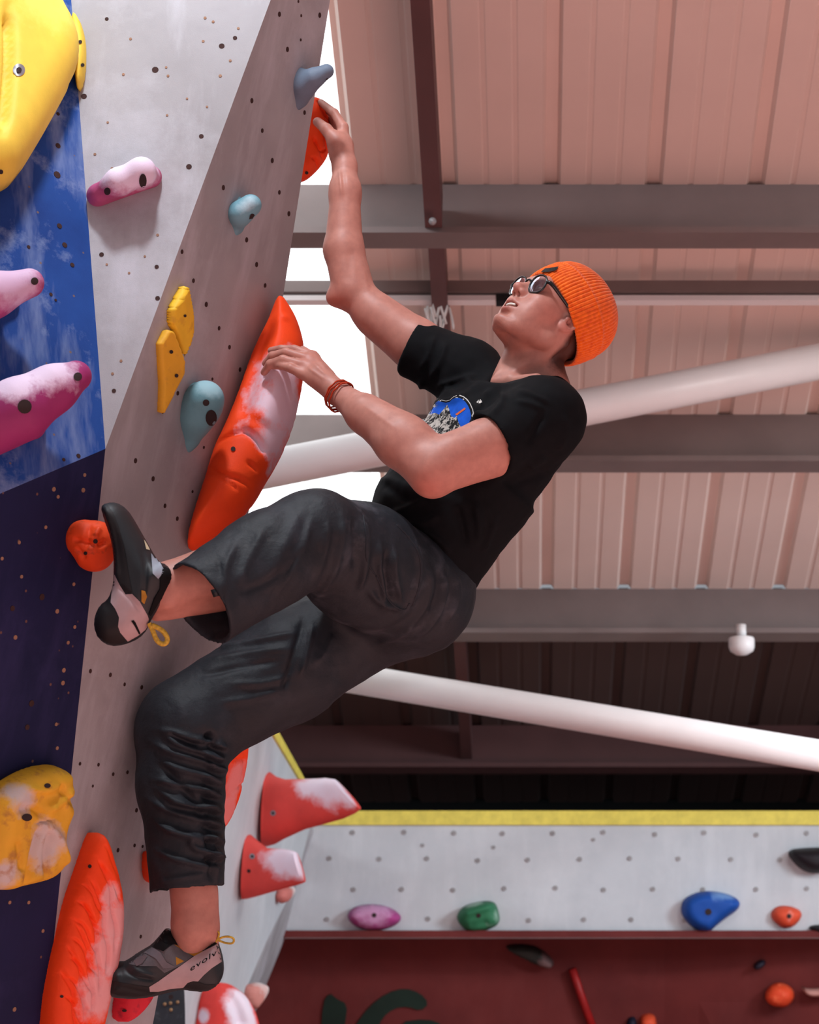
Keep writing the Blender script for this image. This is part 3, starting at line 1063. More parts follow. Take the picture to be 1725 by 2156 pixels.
# 12 big orange hold under the left hand
plO = Plane(P(590, 635, plB.depth(588, 640) - 0.055), P(396, 1150, plB.depth(396, 1150) - 0.02), P(620, 850, plB.depth(510, 850) - 0.045))
out = [(580, 640), (590, 630), (604, 634), (624, 668), (636, 705), (641, 735), (640, 790), (633, 830), (620, 890), (600, 940), (578, 985), (560, 1012), (540, 1050), (505, 1092), (470, 1122), (430, 1148), (398, 1160),
       (394, 1140), (408, 1085), (430, 1020), (452, 945), (470, 912), (500, 840), (522, 775), (540, 730), (566, 680)]
st = [([(450, 955), (490, 945), (530, 935), (565, 968), (575, 985)], 6, -0.011), ([(520, 930), (548, 955), (560, 980)], 5, -0.011), ([(445, 1000), (480, 1030), (515, 1035), (545, 1045)], 5, -0.011),
      ([(436, 1010), (470, 1030), (510, 1055)], 4, -0.008), ([(560, 690), (575, 722), (560, 760), (540, 830), (515, 920)], 16, -0.014), ([(600, 700), (618, 690), (630, 712)], 7, 0.006), ([(600, 800), (590, 860), (560, 930)], 24, 0.012), ([(530, 1000), (548, 1010)], 4, -0.011)]
m = hold_mat('orange_resin_b', ORANGE, [(P(590, 790, 5.0), 0.06), (P(585, 860, 4.99), 0.07), (P(560, 920, 4.98), 0.06), (P(545, 970, 4.97), 0.035), (P(620, 725, 5.0), 0.03)], chalk=(226, 200, 214), amount=0.95, nscale=16)
VF12 = slab(out, plO, 0.075, 0.06, 62, 5, strokes=st)
hold('climbing_hold', 'long orange hold dusted with chalk under the climber\'s lower hand', VF12, m, [(491, 945, 5)])

# 13 small foothold
m = hold_mat('orange_resin_c', (232, 72, 24), dirt=(140, 60, 40))
fo = cap_hold([(170, 1130, 0.01, 30), (195, 1145, 0.03, 44), (200, 1165, 0.03, 36)], 0.03, plD, 0.003, strokes=[([(150, 1135), (180, 1140), (205, 1150)], 6, -0.008), ([(190, 1100), (184, 1140), (175, 1165)], 6, -0.006), ([(205, 1150), (225, 1140)], 6, -0.008), ([(210, 1110), (200, 1130)], 6, 0.006), ([(160, 1150), (180, 1180)], 5, -0.006)])
hold('climbing_hold', 'small lumpy orange foothold under the climber\'s raised shoe', fo, m, [(201, 1140, 5), (180, 1165, 4)])

# 14 yellow-brown sculpted hold bottom left
plS = Plane(PO(plD, 20, 1650, 0.02), PO(plD, 120, 1800, 0.02), PO(plD, 10, 1850, 0.02))
out = [(-40, 1680), (10, 1640), (60, 1615), (105, 1607), (134, 1622), (136, 1645), (128, 1662), (140, 1700), (128, 1730), (118, 1770), (126, 1795), (112, 1835), (85, 1852), (40, 1862), (0, 1874), (-50, 1870)]
st = [([(60, 1700), (100, 1670), (134, 1650)], 9, 0.012), ([(57, 1722), (90, 1760), (110, 1820)], 9, 0.010), ([(50, 1730), (30, 1790), (20, 1860)], 7, -0.012), ([(70, 1735), (60, 1800), (66, 1850)], 7, -0.012),
      ([(0, 1700), (30, 1690), (57, 1710)], 8, -0.010), ([(20, 1650), (60, 1660), (90, 1640)], 8, 0.008), ([(57, 1720), (58, 1724)], 16, -0.015), ([(85, 1640), (95, 1670), (130, 1690)], 6, -0.008), ([(0, 1760), (10, 1830)], 6, -0.009)]
m = hold_mat('mustard_resin', (222, 168, 44), [(PO(plD, 92, 1775, 0.06), 0.05), (PO(plD, 35, 1685, 0.05), 0.035), (PO(plD, 5, 1840, 0.05), 0.035)], chalk=(196, 184, 186), dirt=(170, 112, 60))
hold('climbing_hold', 'mustard yellow wavy sculpted hold on the lower blue panel', slab(out, plS, 0.05, 0.03, 32, 4, strokes=st, noise=0.004, nscale=40), m, [(57, 1721, 11, 8), (100, 1654, 7, 5)])

# 15 long textured orange hold bottom
plL = Plane(PO(plB, 190, 1760, 0.02), PO(plB, 110, 2150, 0.02), P(250, 1950, plB.depth(175, 1950) + 0.02))
out = [(202, 1752), (212, 1755), (226, 1785), (240, 1835), (251, 1885), (252, 1940), (246, 2000), (232, 2060), (220, 2120), (205, 2180), (150, 2250), (92, 2260), (98, 2120), (108, 2050), (124, 1970), (140, 1900), (166, 1835), (190, 1772)]
st = []
for k in range(6):
    x0 = 205 - 16 * k; y0 = 1800 + 44 * k
    st.append(([(x0 - 18, y0), (x0 - 4, y0 + 40), (x0 + 8, y0 + 66), (x0 + 6, y0 + 110), (x0 + 18, y0 + 150), (x0 + 12, y0 + 200)], 3.0, -0.009))
for k in range(7):
    st.append(([(150 - 6 * k, 1850 + 40 * k), (170 - 6 * k, 1868 + 40 * k), (182 - 6 * k, 1905 + 40 * k), (198 - 6 * k, 1925 + 40 * k)], 2.8, -0.008))
st += [([(190, 1815), (215, 1850), (232, 1900)], 3.2, -0.005), ([(200, 1770), (222, 1830), (236, 1860)], 3, -0.004)]
m = hold_mat('orange_resin_d', ORANGE, [(PO(plL, 240, 1940, 0.03), 0.045), (PO(plL, 226, 2010, 0.03), 0.05), (PO(plL, 205, 2090, 0.03), 0.055), (PO(plL, 232, 1885, 0.03), 0.028)], chalk=(230, 176, 178), amount=0.8, nscale=30)
hold('climbing_hold', 'tall orange cracked hold at the bottom left beside the lower shoe', slab(out, plL, 0.034, 0.07, 26, 3.2, sm=1, strokes=st, noise=0.002, nscale=30), m, [(189, 1824, 4), (130, 2098, 4, 3)])

# 16, 17 orange hold behind the leg
plQ = Plane(P(500, 1560, 5.3), P(460, 1730, 5.3), P(430, 1650, 5.2))
out = [(440, 1490), (480, 1500), (508, 1540), (510, 1580), (500, 1630), (488, 1680), (470, 1722), (450, 1750), (400, 1700), (395, 1560)]
m = hold_mat('orange_resin_e', ORANGE, [(P(490, 1640, 5.25), 0.05), (P(475, 1700, 5.25), 0.04)], chalk=(236, 150, 150), amount=0.8)
hold('climbing_hold', 'orange cracked hold showing behind the climber\'s lower knee', slab(out, plQ, 0.04, 0.05, 26, 4, strokes=[([(480, 1540), (486, 1590), (476, 1650), (468, 1700)], 3, -0.005), ([(460, 1590), (486, 1590)], 3, -0.005), ([(465, 1650), (495, 1640)], 3, -0.005), ([(500, 1550), (497, 1610), (486, 1660)], 3, -0.004)]), m)
plQ2 = Plane(PO(plB, 315, 1810, 0.02), PO(plB, 315, 1870, 0.02), P(345, 1840, plB.depth(315, 1840)))
m = hold_mat('orange_resin_f', ORANGE)
hold('climbing_hold', 'sliver of an orange hold behind the hem of the hanging trouser leg', slab([(312, 1795), (325, 1790), (350, 1800), (355, 1850), (330, 1866), (316, 1860), (310, 1835)], plQ2, 0.03, 0.03, 12, 4), m)
# 18 red hold
plU = Plane(PO(plB, 260, 2060, 0.015), PO(plB, 255, 2150, 0.015), P(300, 2100, plB.depth(270, 2100)))
m = hold_mat('crimson_resin', (214, 38, 56), [(P(285, 2090, 4.7), 0.03)], chalk=(232, 80, 90), dirt=(130, 30, 50), amount=0.5)
hold('climbing_hold', 'small crimson hold just below the sole of the lower shoe', slab([(250, 2085), (270, 2062), (310, 2060), (318, 2080), (300, 2115), (270, 2145), (244, 2155), (242, 2125)], plU, 0.035, 0.03, 20, 4), m, [(262, 2128, 5, 3)])
# 19 dark volume
dX = plE.depth(318, 2110) - 0.02
plX = Plane(P(380, 2060, dX), P(380, 2200, dX), P(310, 2130, dX - 0.02))
m = hold_mat('charcoal_resin', (44, 52, 60), dirt=(70, 76, 84))
V, F = prism([plX.hit(x, y) for x, y in [(335, 2050), (386, 2050), (389, 2120), (392, 2400), (240, 2400), (318, 2120)]], plX.n, 0.22, 0.03)
vol = hold('climbing_volume', 'dark charcoal wedge volume under the lower shoe', (V, F), m, [(360, 2099, 5)], 'climbing volume')
for p in vol.data.polygons: p.use_smooth = False
M_fix = simple('brass_screw', (150, 118, 84), 0.5, 0.4)
for x, y in [(347, 2114), (359, 2112), (374, 2110), (360, 2126)]:
    V, F = tube([plX.hit(x, y, 0.028), plX.hit(x, y, 0.036)], 0.006, 8)
    mesh_obj('screw', V, F, M_fix, vol)

# 20, 21 salmon horns on the side wall
SALM = (224, 78, 72)
def horn(chain, spots, label, plane, bolts):
    """rings: centre px, half-height px, tilt; lofted"""
    V, F = [], []
    S = 28
    d0 = plane.depth(chain[0][0], chain[0][1])
    for i, (x, y, hh, off, til) in enumerate(chain):
        c = P(x, y, d0 - off)
        d = (c - CAM) @ FWD
        a = hh * d / FPX
        up = CV(math.sin(til), math.cos(til), 0)
        sd = CV(0, 0, 1)
        for k in range(S):
            an = 2 * math.pi * k / S
            ce, se = math.cos(an), math.sin(an)
            V.append(c + a * (abs(ce) ** 0.9 * np.sign(ce)) * up + a * 0.8 * (abs(se) ** 0.9 * np.sign(se)) * sd)
        if i:
            F += [((i - 1) * S + k, (i - 1) * S + (k + 1) % S, i * S + (k + 1) % S, i * S + k) for k in range(S)]
    F.append(tuple(range(S - 1, -1, -1)))
    F.append(tuple(range((len(chain) - 1) * S, len(chain) * S)))
    V = np.array(V)
    m = hold_mat('salmon_resin', SALM, [(P(x, y - 12, d0 - o - 0.05), r * 0.78) for x, y, o, r in spots], chalk=(236, 222, 238), amount=0.95, nscale=10)
    bm = bmesh.new()
    vs = [bm.verts.new(v) for v in V]
    for f in F: bm.faces.new([vs[i] for i in f])
    bmesh.ops.recalc_face_normals(bm, faces=bm.faces)
    bm.verts.index_update()
    F = [tuple(v.index for v in f.verts) for f in bm.faces]
    bm.free()
    o = hold('climbing_hold', label, (V, F), m, bolts)
    o.data.set_sharp_from_angle(angle=math.radians(50))
    return o
ox = 0.02
horn([(557, 1703, 79, 0.0, 0.04), (566, 1704, 78, 0.0, 0.03), (580, 1706, 71, 0.03, 0.0), (600, 1703, 62, 0.06, -0.02), (640, 1693, 53, 0.1, -0.06), (676, 1687, 48.5, 0.14, -0.16), (704, 1681, 47, 0.17, -0.42), (722, 1676, 45, 0.19, -0.64), (732, 1672, 42, 0.2, -0.74)],
     [(690, 1645, 0.2, 0.17), (735, 1672, 0.2, 0.10), (640, 1645, 0.15, 0.13)], 'large salmon pink horn hold on the side wall', plE, [(575, 1712, 6, 6, True)])
horn([(515, 1825, 68, 0.0, 0.06), (525, 1825, 67, 0.0, 0.04), (542, 1829, 58, 0.03, 0.0), (564, 1833, 47, 0.06, -0.04), (594, 1829, 42, 0.1, -0.1), (616, 1827, 38, 0.13, -0.2), (628, 1826, 35, 0.15, -0.28), (634, 1826, 32, 0.15, -0.3)],
     [(585, 1795, 0.13, 0.15), (630, 1826, 0.15, 0.10)], 'smaller salmon pink horn hold below the large one', plE, [(531, 1803, 6, 6, True), (524, 1834, 4)])
# 22 red and white hold at the bottom
dW = plE.depth(425, 2130)
plW = Plane(P(480, 2080, dW), P(480, 2156, dW), P(440, 2100, dW - 0.05))
m = hold_mat('salmon_resin_b', (232, 72, 66), [(P(512, 2112, dW - 0.08), 0.075), (P(522, 2150, dW - 0.08), 0.08), (P(432, 2140, dW - 0.08), 0.03)], chalk=(238, 228, 242), amount=0.95, nscale=12)
hold('climbing_hold', 'red hold whitened with chalk at the bottom edge below the shoe heel', slab([(415, 2156), (425, 2100), (450, 2072), (478, 2068), (505, 2085), (525, 2112), (540, 2156), (545, 2260), (400, 2260)], plW, 0.10, 0.16, 50, 6, strokes=[([(455, 2075), (470, 2110), (480, 2156)], 10, -0.02)]), m)
# 23, 24 small chalky holds on the edge of the side wall
m = hold_mat('chalky_resin', (206, 120, 112), [(P(605, 1873, 9.7), 0.06)], chalk=(228, 216, 214))
hold('climbing_hold', 'small chalky hold peeking out under the smaller salmon horn', slab([(588, 1870), (610, 1862), (618, 1872), (610, 1890), (592, 1906), (584, 1890)], Plane(P(590, 1880, 9.6), P(610, 1880, 9.7), P(600, 1900, 9.65)), 0.03, 0.03, 12, 4), m)
m = hold_mat('chalky_resin_b', (210, 140, 130), [(P(540, 2080, 9.3), 0.07)], chalk=(224, 216, 214))
hold('climbing_hold', 'pale chalky hold at the foot of the side wall edge', slab([(518, 2078), (535, 2068), (556, 2070), (558, 2088), (545, 2110), (528, 2130), (518, 2110)], Plane(P(520, 2080, 9.2), P(550, 2080, 9.3), P(535, 2110, 9.25)), 0.04, 0.04, 14, 4), m)

# far wall holds
def far_hold(label, poly, c, plane, H, spots=(), bolts=(), strokes=(), chalk=(220, 205, 222), dirt=None, w=22, name='climbing_hold', noise=0.004):
    m = hold_mat('far_resin', c, [(plane.hit(x, y, 0.03), r) for x, y, r in spots], chalk=chalk, dirt=dirt, amount=0.75)
    return hold(name, label, slab(poly, plane, H, 0.01, w, 5, strokes=strokes, noise=noise, nscale=25), m, bolts)
far_hold('purple-pink oval hold on the far pale wall', [(728, 1930), (745, 1908), (785, 1902), (825, 1910), (850, 1932), (830, 1952), (790, 1962), (750, 1954)], (164, 62, 128), plF, 0.07, [(785, 1908, 0.1)], [(788, 1927, 5)], chalk=(206, 160, 196))
far_hold('green lumpy hold on the far pale wall', [(960, 1930), (975, 1908), (1005, 1898), (1040, 1896), (1050, 1915), (1054, 1945), (1025, 1960), (990, 1964), (970, 1950)], (46, 116, 80), plF, 0.08, [(1030, 1930, 0.04), (1000, 1905, 0.04)], [(1008, 1928, 5)], [([(975, 1925), (1010, 1915), (1045, 1900)], 7, 0.02), ([(990, 1950), (1030, 1940)], 7, -0.015)], chalk=(170, 200, 184))
far_hold('blue pear-shaped hold on the far pale wall', [(1433, 1915), (1440, 1890), (1480, 1874), (1530, 1880), (1560, 1896), (1556, 1915), (1530, 1932), (1508, 1950), (1490, 1966), (1460, 1955), (1440, 1935)], (16, 76, 164), plF, 0.09, [(1520, 1892, 0.06)], [(1492, 1920, 7)], chalk=(120, 160, 214))
far_hold('small orange hold right of the blue one on the far wall', [(1620, 1928), (1632, 1908), (1662, 1906), (1690, 1918), (1686, 1938), (1665, 1956), (1640, 1952)], (232, 86, 56), plF, 0.06, [(1660, 1930, 0.03)], [(1662, 1929, 5)], chalk=(240, 200, 190))
far_hold('black half-moon hold at the right end of the far wall', [(1652, 1790), (1700, 1784), (1760, 1784), (1790, 1800), (1760, 1830), (1715, 1842), (1680, 1828)], (30, 24, 30), plF, 0.1)
far_hold('small black hold at the far right edge of the pale wall', [(1700, 1950), (1725, 1946), (1760, 1950), (1770, 1965), (1735, 1968), (1712, 1962)], (24, 24, 30), plF, 0.05, w=8)
far_hold('dark wedge hold tucked under the pale band', [(1050, 1990), (1110, 1986), (1140, 1996), (1170, 2025), (1160, 2040), (1125, 2030)], (50, 52, 48), pl1, 0.06, [(1150, 2025, 0.05)], chalk=(130, 100, 100), w=12)
far_hold('small dark hold on the right part of the red wall', [(1585, 2034), (1600, 2020), (1614, 2022), (1610, 2036), (1592, 2044)], (40, 36, 50), pl2, 0.05, w=8)
far_hold('round orange hold on the right part of the red wall', [(1610, 2090), (1625, 2070), (1650, 2068), (1672, 2082), (1674, 2105), (1655, 2122), (1630, 2120), (1612, 2108)], (232, 76, 40), pl2, 0.07, dirt=(250, 120, 80))
far_hold('pale pink hold at the right edge of the red wall', [(1684, 2075), (1700, 2082), (1740, 2080), (1760, 2092), (1730, 2100), (1700, 2098)], (206, 150, 140), pl2, 0.05, w=10)
far_hold('orange hold at the bottom edge of the red wall', [(1345, 2140), (1365, 2132), (1382, 2138), (1384, 2170), (1350, 2175)], (226, 84, 50), pl1, 0.06, w=12)
far_hold('dark navy hold beside the orange one at the bottom edge', [(1318, 2145), (1335, 2138), (1342, 2150), (1340, 2180), (1322, 2180)], (26, 28, 48), pl1, 0.05, w=10)

# ================================================================== CLIMBER
# ---- joints (pixel, pixel, distance along the view axis)
rSh, rEl, rWr = P(992, 778, 5.10), P(741, 620, 5.16), P(726, 352, 5.24)
lSh, lEl, lWr = P(1143, 875, 4.84), P(908, 985, 4.72), P(705, 824, 4.90)
rHip, rKn, rAn = P(790, 1285, 4.98), P(392, 1530, 4.78), P(408, 1950, 4.72)
lHip, lKn, lAn = P(900, 1235, 4.90), P(652, 1133, 4.60), P(352, 1236, 4.49)
chest, belly, pelvis = P(1052, 900, 4.98), P(945, 1045, 4.98), P(862, 1215, 4.96)
Lt = unit(CV(0.44, -0.27, 0.857)); Ut = unit(CV(0.456, 0.89, 0)); Ft = unit(np.cross(Lt, Ut))
# head frame
Lh = unit(CV(0.60, -0.03, 0.80)); Uh = CV(0.614, 0.669, -0.418); Uh = unit(Uh - Lh * (Uh @ Lh)); Fh = np.cross(Lh, Uh)
HO = P(1156, 686, 4.985)
HS = 1.0
def H(f, l, u): return HO + HS * (f * Fh + l * Lh + u * Uh)
AXH = [Fh, Lh, Uh]
nkB = P(1094, 815, 4.975)

body = []
def U(*a, **k): body.append(rcone(*a, **k))
# torso and legs (mostly under the clothes)
U(P(1072, 868, 4.98), 0.125, P(1040, 915, 4.98), 0.145, k=0.03, flat=Ft, s=0.66, cap0=True)
U(P(1040, 915, 4.98), 0.145, belly, 0.128, k=0.03, flat=Ft, s=0.68, cap0=True)
U(belly, 0.128, P(870, 1200, 4.96), 0.135, k=0.03, flat=Ft, s=0.72)
for a, b, c, r in ((lHip, lKn, lAn, 0), (rHip, rKn, rAn, 0)):
    U(a, 0.085, b, 0.058, k=0.03)
    U(b, 0.055, b + (c - b) * 0.35, 0.056, k=0.02)
    U(b + (c - b) * 0.35, 0.056, c, 0.041, k=0.02)
U(pelvis, 0.12, P(850, 1250, 4.95), 0.12, k=0.04)
# ankle bones, heel cords, feet inside the shoes
body.append(ell(P(402, 1968, 4.70), (0.012, 0.012, 0.014), k=0.02))
U(P(436, 1880, 4.73), 0.014, P(446, 1985, 4.73), 0.013, k=0.03)
U(rAn, 0.04, P(402, 2000, 4.722), 0.034, k=0.02)
U(P(395, 2022, 4.723), 0.026, P(290, 2058, 4.72), 0.018, k=0.01)
U(P(402, 2010, 4.725), 0.027, P(435, 2040, 4.73), 0.022, k=0.01)
U(P(505, 1195, 4.54), 0.047, lAn, 0.043, k=0.02)
U(P(470, 1265, 4.54), 0.02, P(330, 1292, 4.5), 0.014, k=0.03)
body.append(ell(P(352, 1262, 4.465), (0.014, 0.014, 0.014), k=0.02))
U(lAn, 0.038, P(300, 1248, 4.48), 0.030, k=0.02)
U(P(290, 1240, 4.475), 0.028, P(262, 1120, 4.48), 0.018, k=0.02)
# shoulders and arms
U(lSh, 0.050, P(1030, 938, 4.775), 0.050, k=0.03)
U(P(1030, 938, 4.775), 0.050, P(930, 974, 4.73), 0.047, k=0.02)
U(P(1040, 922, 4.765), 0.036, P(955, 952, 4.73), 0.033, k=0.03)         # biceps
U(P(1050, 958, 4.79), 0.038, P(920, 1003, 4.73), 0.034, k=0.03)        # triceps
body.append(ell(P(907, 1016, 4.73), (0.023, 0.023, 0.023), k=0.03))   # elbow
U(P(905, 990, 4.72), 0.046, P(845, 930, 4.765), 0.051, k=0.025)
U(P(845, 930, 4.765), 0.051, P(770, 872, 4.83), 0.038, k=0.02)
U(P(770, 872, 4.83), 0.038, P(715, 830, 4.89), 0.0255, k=0.02, flat=CV(0.5, 0.5, 0.7), s=0.95)
U(P(880, 925, 4.75), 0.03, P(800, 880, 4.80), 0.026, k=0.03)
U(rSh, 0.044, P(880, 722, 5.12), 0.049, k=0.02)
U(P(880, 722, 5.12), 0.05, P(775, 645, 5.15), 0.043, k=0.02)
U(P(870, 742, 5.12), 0.038, P(790, 672, 5.14), 0.036, k=0.03)
body.append(ell(P(714, 622, 5.16), (0.025, 0.025, 0.025), k=0.03))
body.append(ell(P(703, 628, 5.16), (0.013, 0.013, 0.013), k=0.016))
U(P(745, 612, 5.16), 0.046, P(724, 525, 5.18), 0.0425, k=0.014)
U(P(724, 525, 5.18), 0.0425, P(727, 400, 5.21), 0.0315, k=0.014)
U(P(727, 405, 5.21), 0.0325, P(726, 350, 5.24), 0.0255, k=0.02)
# collar bones, trapezius, neck
U(P(1060, 845, 4.95), 0.025, lSh, 0.045, k=0.02)
U(P(1060, 845, 5.0), 0.025, rSh, 0.038, k=0.02)
nk0 = P(1124, 735, 4.99)
U(nk0, 0.055, nkB, 0.062, k=0.014)
U(P(1150, 770, 5.0), 0.035, P(1165, 840, 4.95), 0.045, k=0.03)
notch = P(1052, 806, 4.93)
for sgn in (1, -1):
    U(H(-0.02, sgn * 0.056, -0.03), 0.016, notch, 0.009, k=0.02)
U(notch, 0.012, P(1130, 800, 4.87), 0.014, k=0.02)

# ---- head
def E(f, l, u, rf, rl, ru, k=0.02, op='u', ax=None): body.append(ell(H(f, l, u), (rf, rl, ru), ax or AXH, k, op))
def R(a, ra, b, rb, k=0.02, op='u', flat=None, s=1.0): body.append(rcone(H(*a), ra, H(*b), rb, k, op, flat, s))
E(-0.008, 0, 0.045, 0.098, 0.076, 0.083)
E(0.034, 0, -0.005, 0.062, 0.061, 0.078, k=0.03)
R((0.0, 0, -0.02), 0.05, (0.03, 0, -0.062), 0.034, k=0.02)
for s in (1, -1):
    R((-0.002, s * 0.058, -0.005), 0.015, (0.010, s * 0.052, -0.060), 0.0150, k=0.018)
    R((0.010, s * 0.052, -0.060), 0.0150, (0.072, s * 0.020, -0.089), 0.0150, k=0.016)
    E(0.062, s * 0.043, -0.012, 0.026, 0.022, 0.018, k=0.025)
    E(0.055, s * 0.036, -0.05, 0.03, 0.022, 0.03, k=0.03)
E(0.085, 0, -0.088, 0.018, 0.020, 0.014, k=0.014)
E(0.074, 0, -0.050, 0.026, 0.030, 0.030, k=0.02)
R((0.086, -0.032, 0.036), 0.011, (0.086, 0.032, 0.036), 0.011, k=0.018)
for s in (1, -1):
    E(0.100, s * 0.033, 0.014, 0.016, 0.017, 0.012, k=0.014, op='s')
    E(0.0765, s * 0.032, 0.0155, 0.0135, 0.0145, 0.0125, k=0.004)
    E(0.0915, s * 0.032, 0.0125, 0.004, 0.011, 0.0012, k=0.003, op='s')
R((0.088, 0, 0.026), 0.0078, (0.1100, 0, -0.008), 0.0095, k=0.01)
E(0.1120, 0, -0.0105, 0.0100, 0.0100, 0.0088, k=0.008)
R((0.093, 0, -0.008), 0.0125, (0.095, 0, -0.016), 0.0125, k=0.01)
for s in (1, -1):
    E(0.0985, s * 0.0128, -0.0145, 0.0120, 0.0072, 0.0085, k=0.005)
for s in (1, -1):
    E(0.1035, s * 0.0072, -0.0235, 0.0075, 0.0042, 0.006, k=0.002, op='s', ax=AXH)
# lips, parted
R((0.0975, -0.008, -0.0400), 0.0078, (0.0975, 0.008, -0.0400), 0.0078, k=0.006)
for s in (1, -1):
    R((0.0975, s * 0.008, -0.0400), 0.0076, (0.084, s * 0.0310, -0.0500), 0.0035, k=0.005)
    R((0.0935, s * 0.010, -0.0615), 0.0068, (0.083, s * 0.0300, -0.0530), 0.0035, k=0.005)
R((0.0935, -0.010, -0.0615), 0.0068, (0.0935, 0.010, -0.0615), 0.0068, k=0.006)
E(0.099, 0, -0.0510, 0.024, 0.0255, 0.0052, k=0.003, op='s')
E(0.097, 0, -0.0735, 0.008, 0.016, 0.005, k=0.01, op='s')
R((0.108, 0, -0.026), 0.0020, (0.1055, 0, -0.034), 0.0028, k=0.006, op='s')
# ears
for s in (1, -1):
    ea = [unit(Fh * 0.9 - Lh * s * 0.45), unit(Lh * s * 0.9 + Fh * 0.45), Uh]
    body.append(ell(H(0.004, s * 0.0745, 0.004), (0.0175, 0.0080, 0.025), ea, 0.008))
    body.append(ell(H(0.010, s * 0.0740, -0.018), (0.011, 0.0062, 0.011), ea, 0.008))
    body.append(ell(H(0.004, s * 0.0845, 0.003), (0.0115, 0.0085, 0.017), ea, 0.004, 's'))
    body.append(ell(H(0.015, s * 0.077, -0.001), (0.005, 0.005, 0.007), ea, 0.003))
    body.append(ell(H(0.009, s * 0.080, -0.002), (0.005, 0.012, 0.007), ea, 0.003, 's'))

# ---- hands
def chain(pts, k=0.004):
    for (a, ra), (b, rb) in zip(pts[:-1], pts[1:]):
        body.append(rcone(P(*a), ra, P(*b), rb, k))
# left hand draped over the long hold
lz = 4.905
U(P(708, 826, 4.895), 0.024, P(672, 792, 4.915), 0.026, k=0.015)
for (kx, ky, kd), rr in (((659, 750, 4.955), 0.012), ((650, 757, 4.94), 0.0125), ((641, 770, 4.925), 0.012), ((634, 786, 4.915), 0.011)):
    U(P(700, 818, 4.9), 0.016, P(kx, ky, kd), rr, k=0.012)
chain([((659, 750, 4.955), 0.0115), ((620, 736, 4.965), 0.0095), ((592, 735, 4.972), 0.0085), ((571, 738, 4.985), 0.0075)])
chain([((650, 757, 4.94), 0.0115), ((602, 742, 4.948), 0.0095), ((574, 749, 4.958), 0.0088), ((559, 765, 4.972), 0.0075)])
chain([((641, 770, 4.925), 0.0112), ((596, 757, 4.932), 0.0095), ((569, 766, 4.945), 0.0088), ((556, 784, 4.962), 0.0075)])
chain([((634, 786, 4.915), 0.0108), ((612, 775, 4.918), 0.0092), ((592, 770, 4.93), 0.008), ((577, 771, 4.945), 0.0072)])
chain([((690, 795, 4.95), 0.018), ((660, 755, 5.0), 0.013), ((638, 738, 5.03), 0.010)], 0.01)
# right hand reaching over the upper hold
U(P(726, 350, 5.24), 0.0245, P(718, 308, 5.27), 0.029, k=0.015)
U(P(714, 322, 5.25), 0.020, P(705, 290, 5.26), 0.016, k=0.015)
chain([((708, 300, 5.255), 0.0175), ((688, 273, 5.265), 0.0128), ((669, 257, 5.285), 0.0108)], 0.006)
for (kx, ky, kd), (mx, my, md), (tx, ty, td) in (((722, 268, 5.29), (704, 238, 5.31), (676, 216, 5.35)), ((722, 274, 5.31), (706, 244, 5.34), (680, 224, 5.38)), ((720, 282, 5.33), (704, 256, 5.37), (682, 240, 5.41)), ((718, 292, 5.345), (704, 274, 5.385), (688, 262, 5.415))):
    U(P(722, 335, 5.26), 0.016, P(kx, ky, kd), 0.0125, k=0.012)
    chain([((kx, ky, kd), 0.012), ((mx, my, md), 0.0098), ((tx, ty, td), 0.008)])
# nails sit on the fingertips as shallow dents
bV, bF = sdf_mesh(body, 0.0023)
bV = relax(bV, bF, 1, 0.4)
print('body', len(bV))
skin_strokes = [([(838, 905), (800, 878), (760, 850)], 6, 0.0012), ([(730, 600), (735, 560), (740, 520)], 9, -0.002),
                ([(775, 618), (768, 580), (757, 545)], 6, 0.002), ([(722, 356), (725, 390), (728, 425)], 4, -0.0018), ([(714, 352), (717, 380), (720, 412)], 3, 0.0022), ([(1060, 800), (1085, 780), (1120, 760)], 5, 0.002), ([(1030, 795), (1060, 790)], 4, -0.001),
                ([(664, 752), (690, 780)], 3, 0.0012), ([(655, 760), (688, 790)], 3, 0.0012), ([(646, 772), (685, 800)], 3, 0.0012),
                ([(600, 735), (600, 748)], 2, -0.0006), ([(596, 750), (598, 762)], 2, -0.0006)]
bV = crease(bV, bF, skin_strokes)
# skin tints: lips, stubble, flushed joints, hair at the nape
loc = np.stack([(bV - HO) @ Fh, (bV - HO) @ Lh, (bV - HO) @ Uh], 1)
tint = np.ones((len(bV), 3))
def blend(mask, col):
    global tint
    tint = tint * (1 - mask[:, None]) + np.array(col) * mask[:, None]
def gs(c, r, p=loc):
    q = (p - np.array(c)) / np.array(r)
    return np.exp(-(q * q).sum(1))
inh = (loc[:, 0] > -0.12) & (loc[:, 0] < 0.14) & (np.abs(loc[:, 1]) < 0.1) & (loc[:, 2] > -0.125) & (loc[:, 2] < 0.13)
st = np.clip(gs((0.07, 0, -0.09), (0.05, 0.06, 0.035)) * 1.2, 0, 1) * 0.5 * inh
blend(st * (0.6 + 0.4 * vnoise(bV, 700, 2)), (0.62, 0.52, 0.48))
blend(np.clip(gs((0.1, 0, -0.029), (0.02, 0.02, 0.006)), 0, 1) * 0.25 * inh, (0.65, 0.55, 0.5))
lip = np.zeros(len(bV))
for c, r in (((0.099, 0, -0.0412), (0.011, 0.017, 0.0062)), ((0.095, 0, -0.0615), (0.011, 0.017, 0.0060)), ((0.090, 0.021, -0.0465), (0.009, 0.010, 0.0050)), ((0.090, -0.021, -0.0465), (0.009, 0.010, 0.0050))):
    lip = np.maximum(lip, gs(c, r))
blend(np.clip(lip * 1.6 - 0.35, 0, 1) * inh, (0.74, 0.40, 0.40))
mo = np.clip(gs((0.088, 0, -0.051), (0.012, 0.023, 0.0042)) * 2 - 0.5, 0, 1) * inh * (loc[:, 0] < 0.0925)
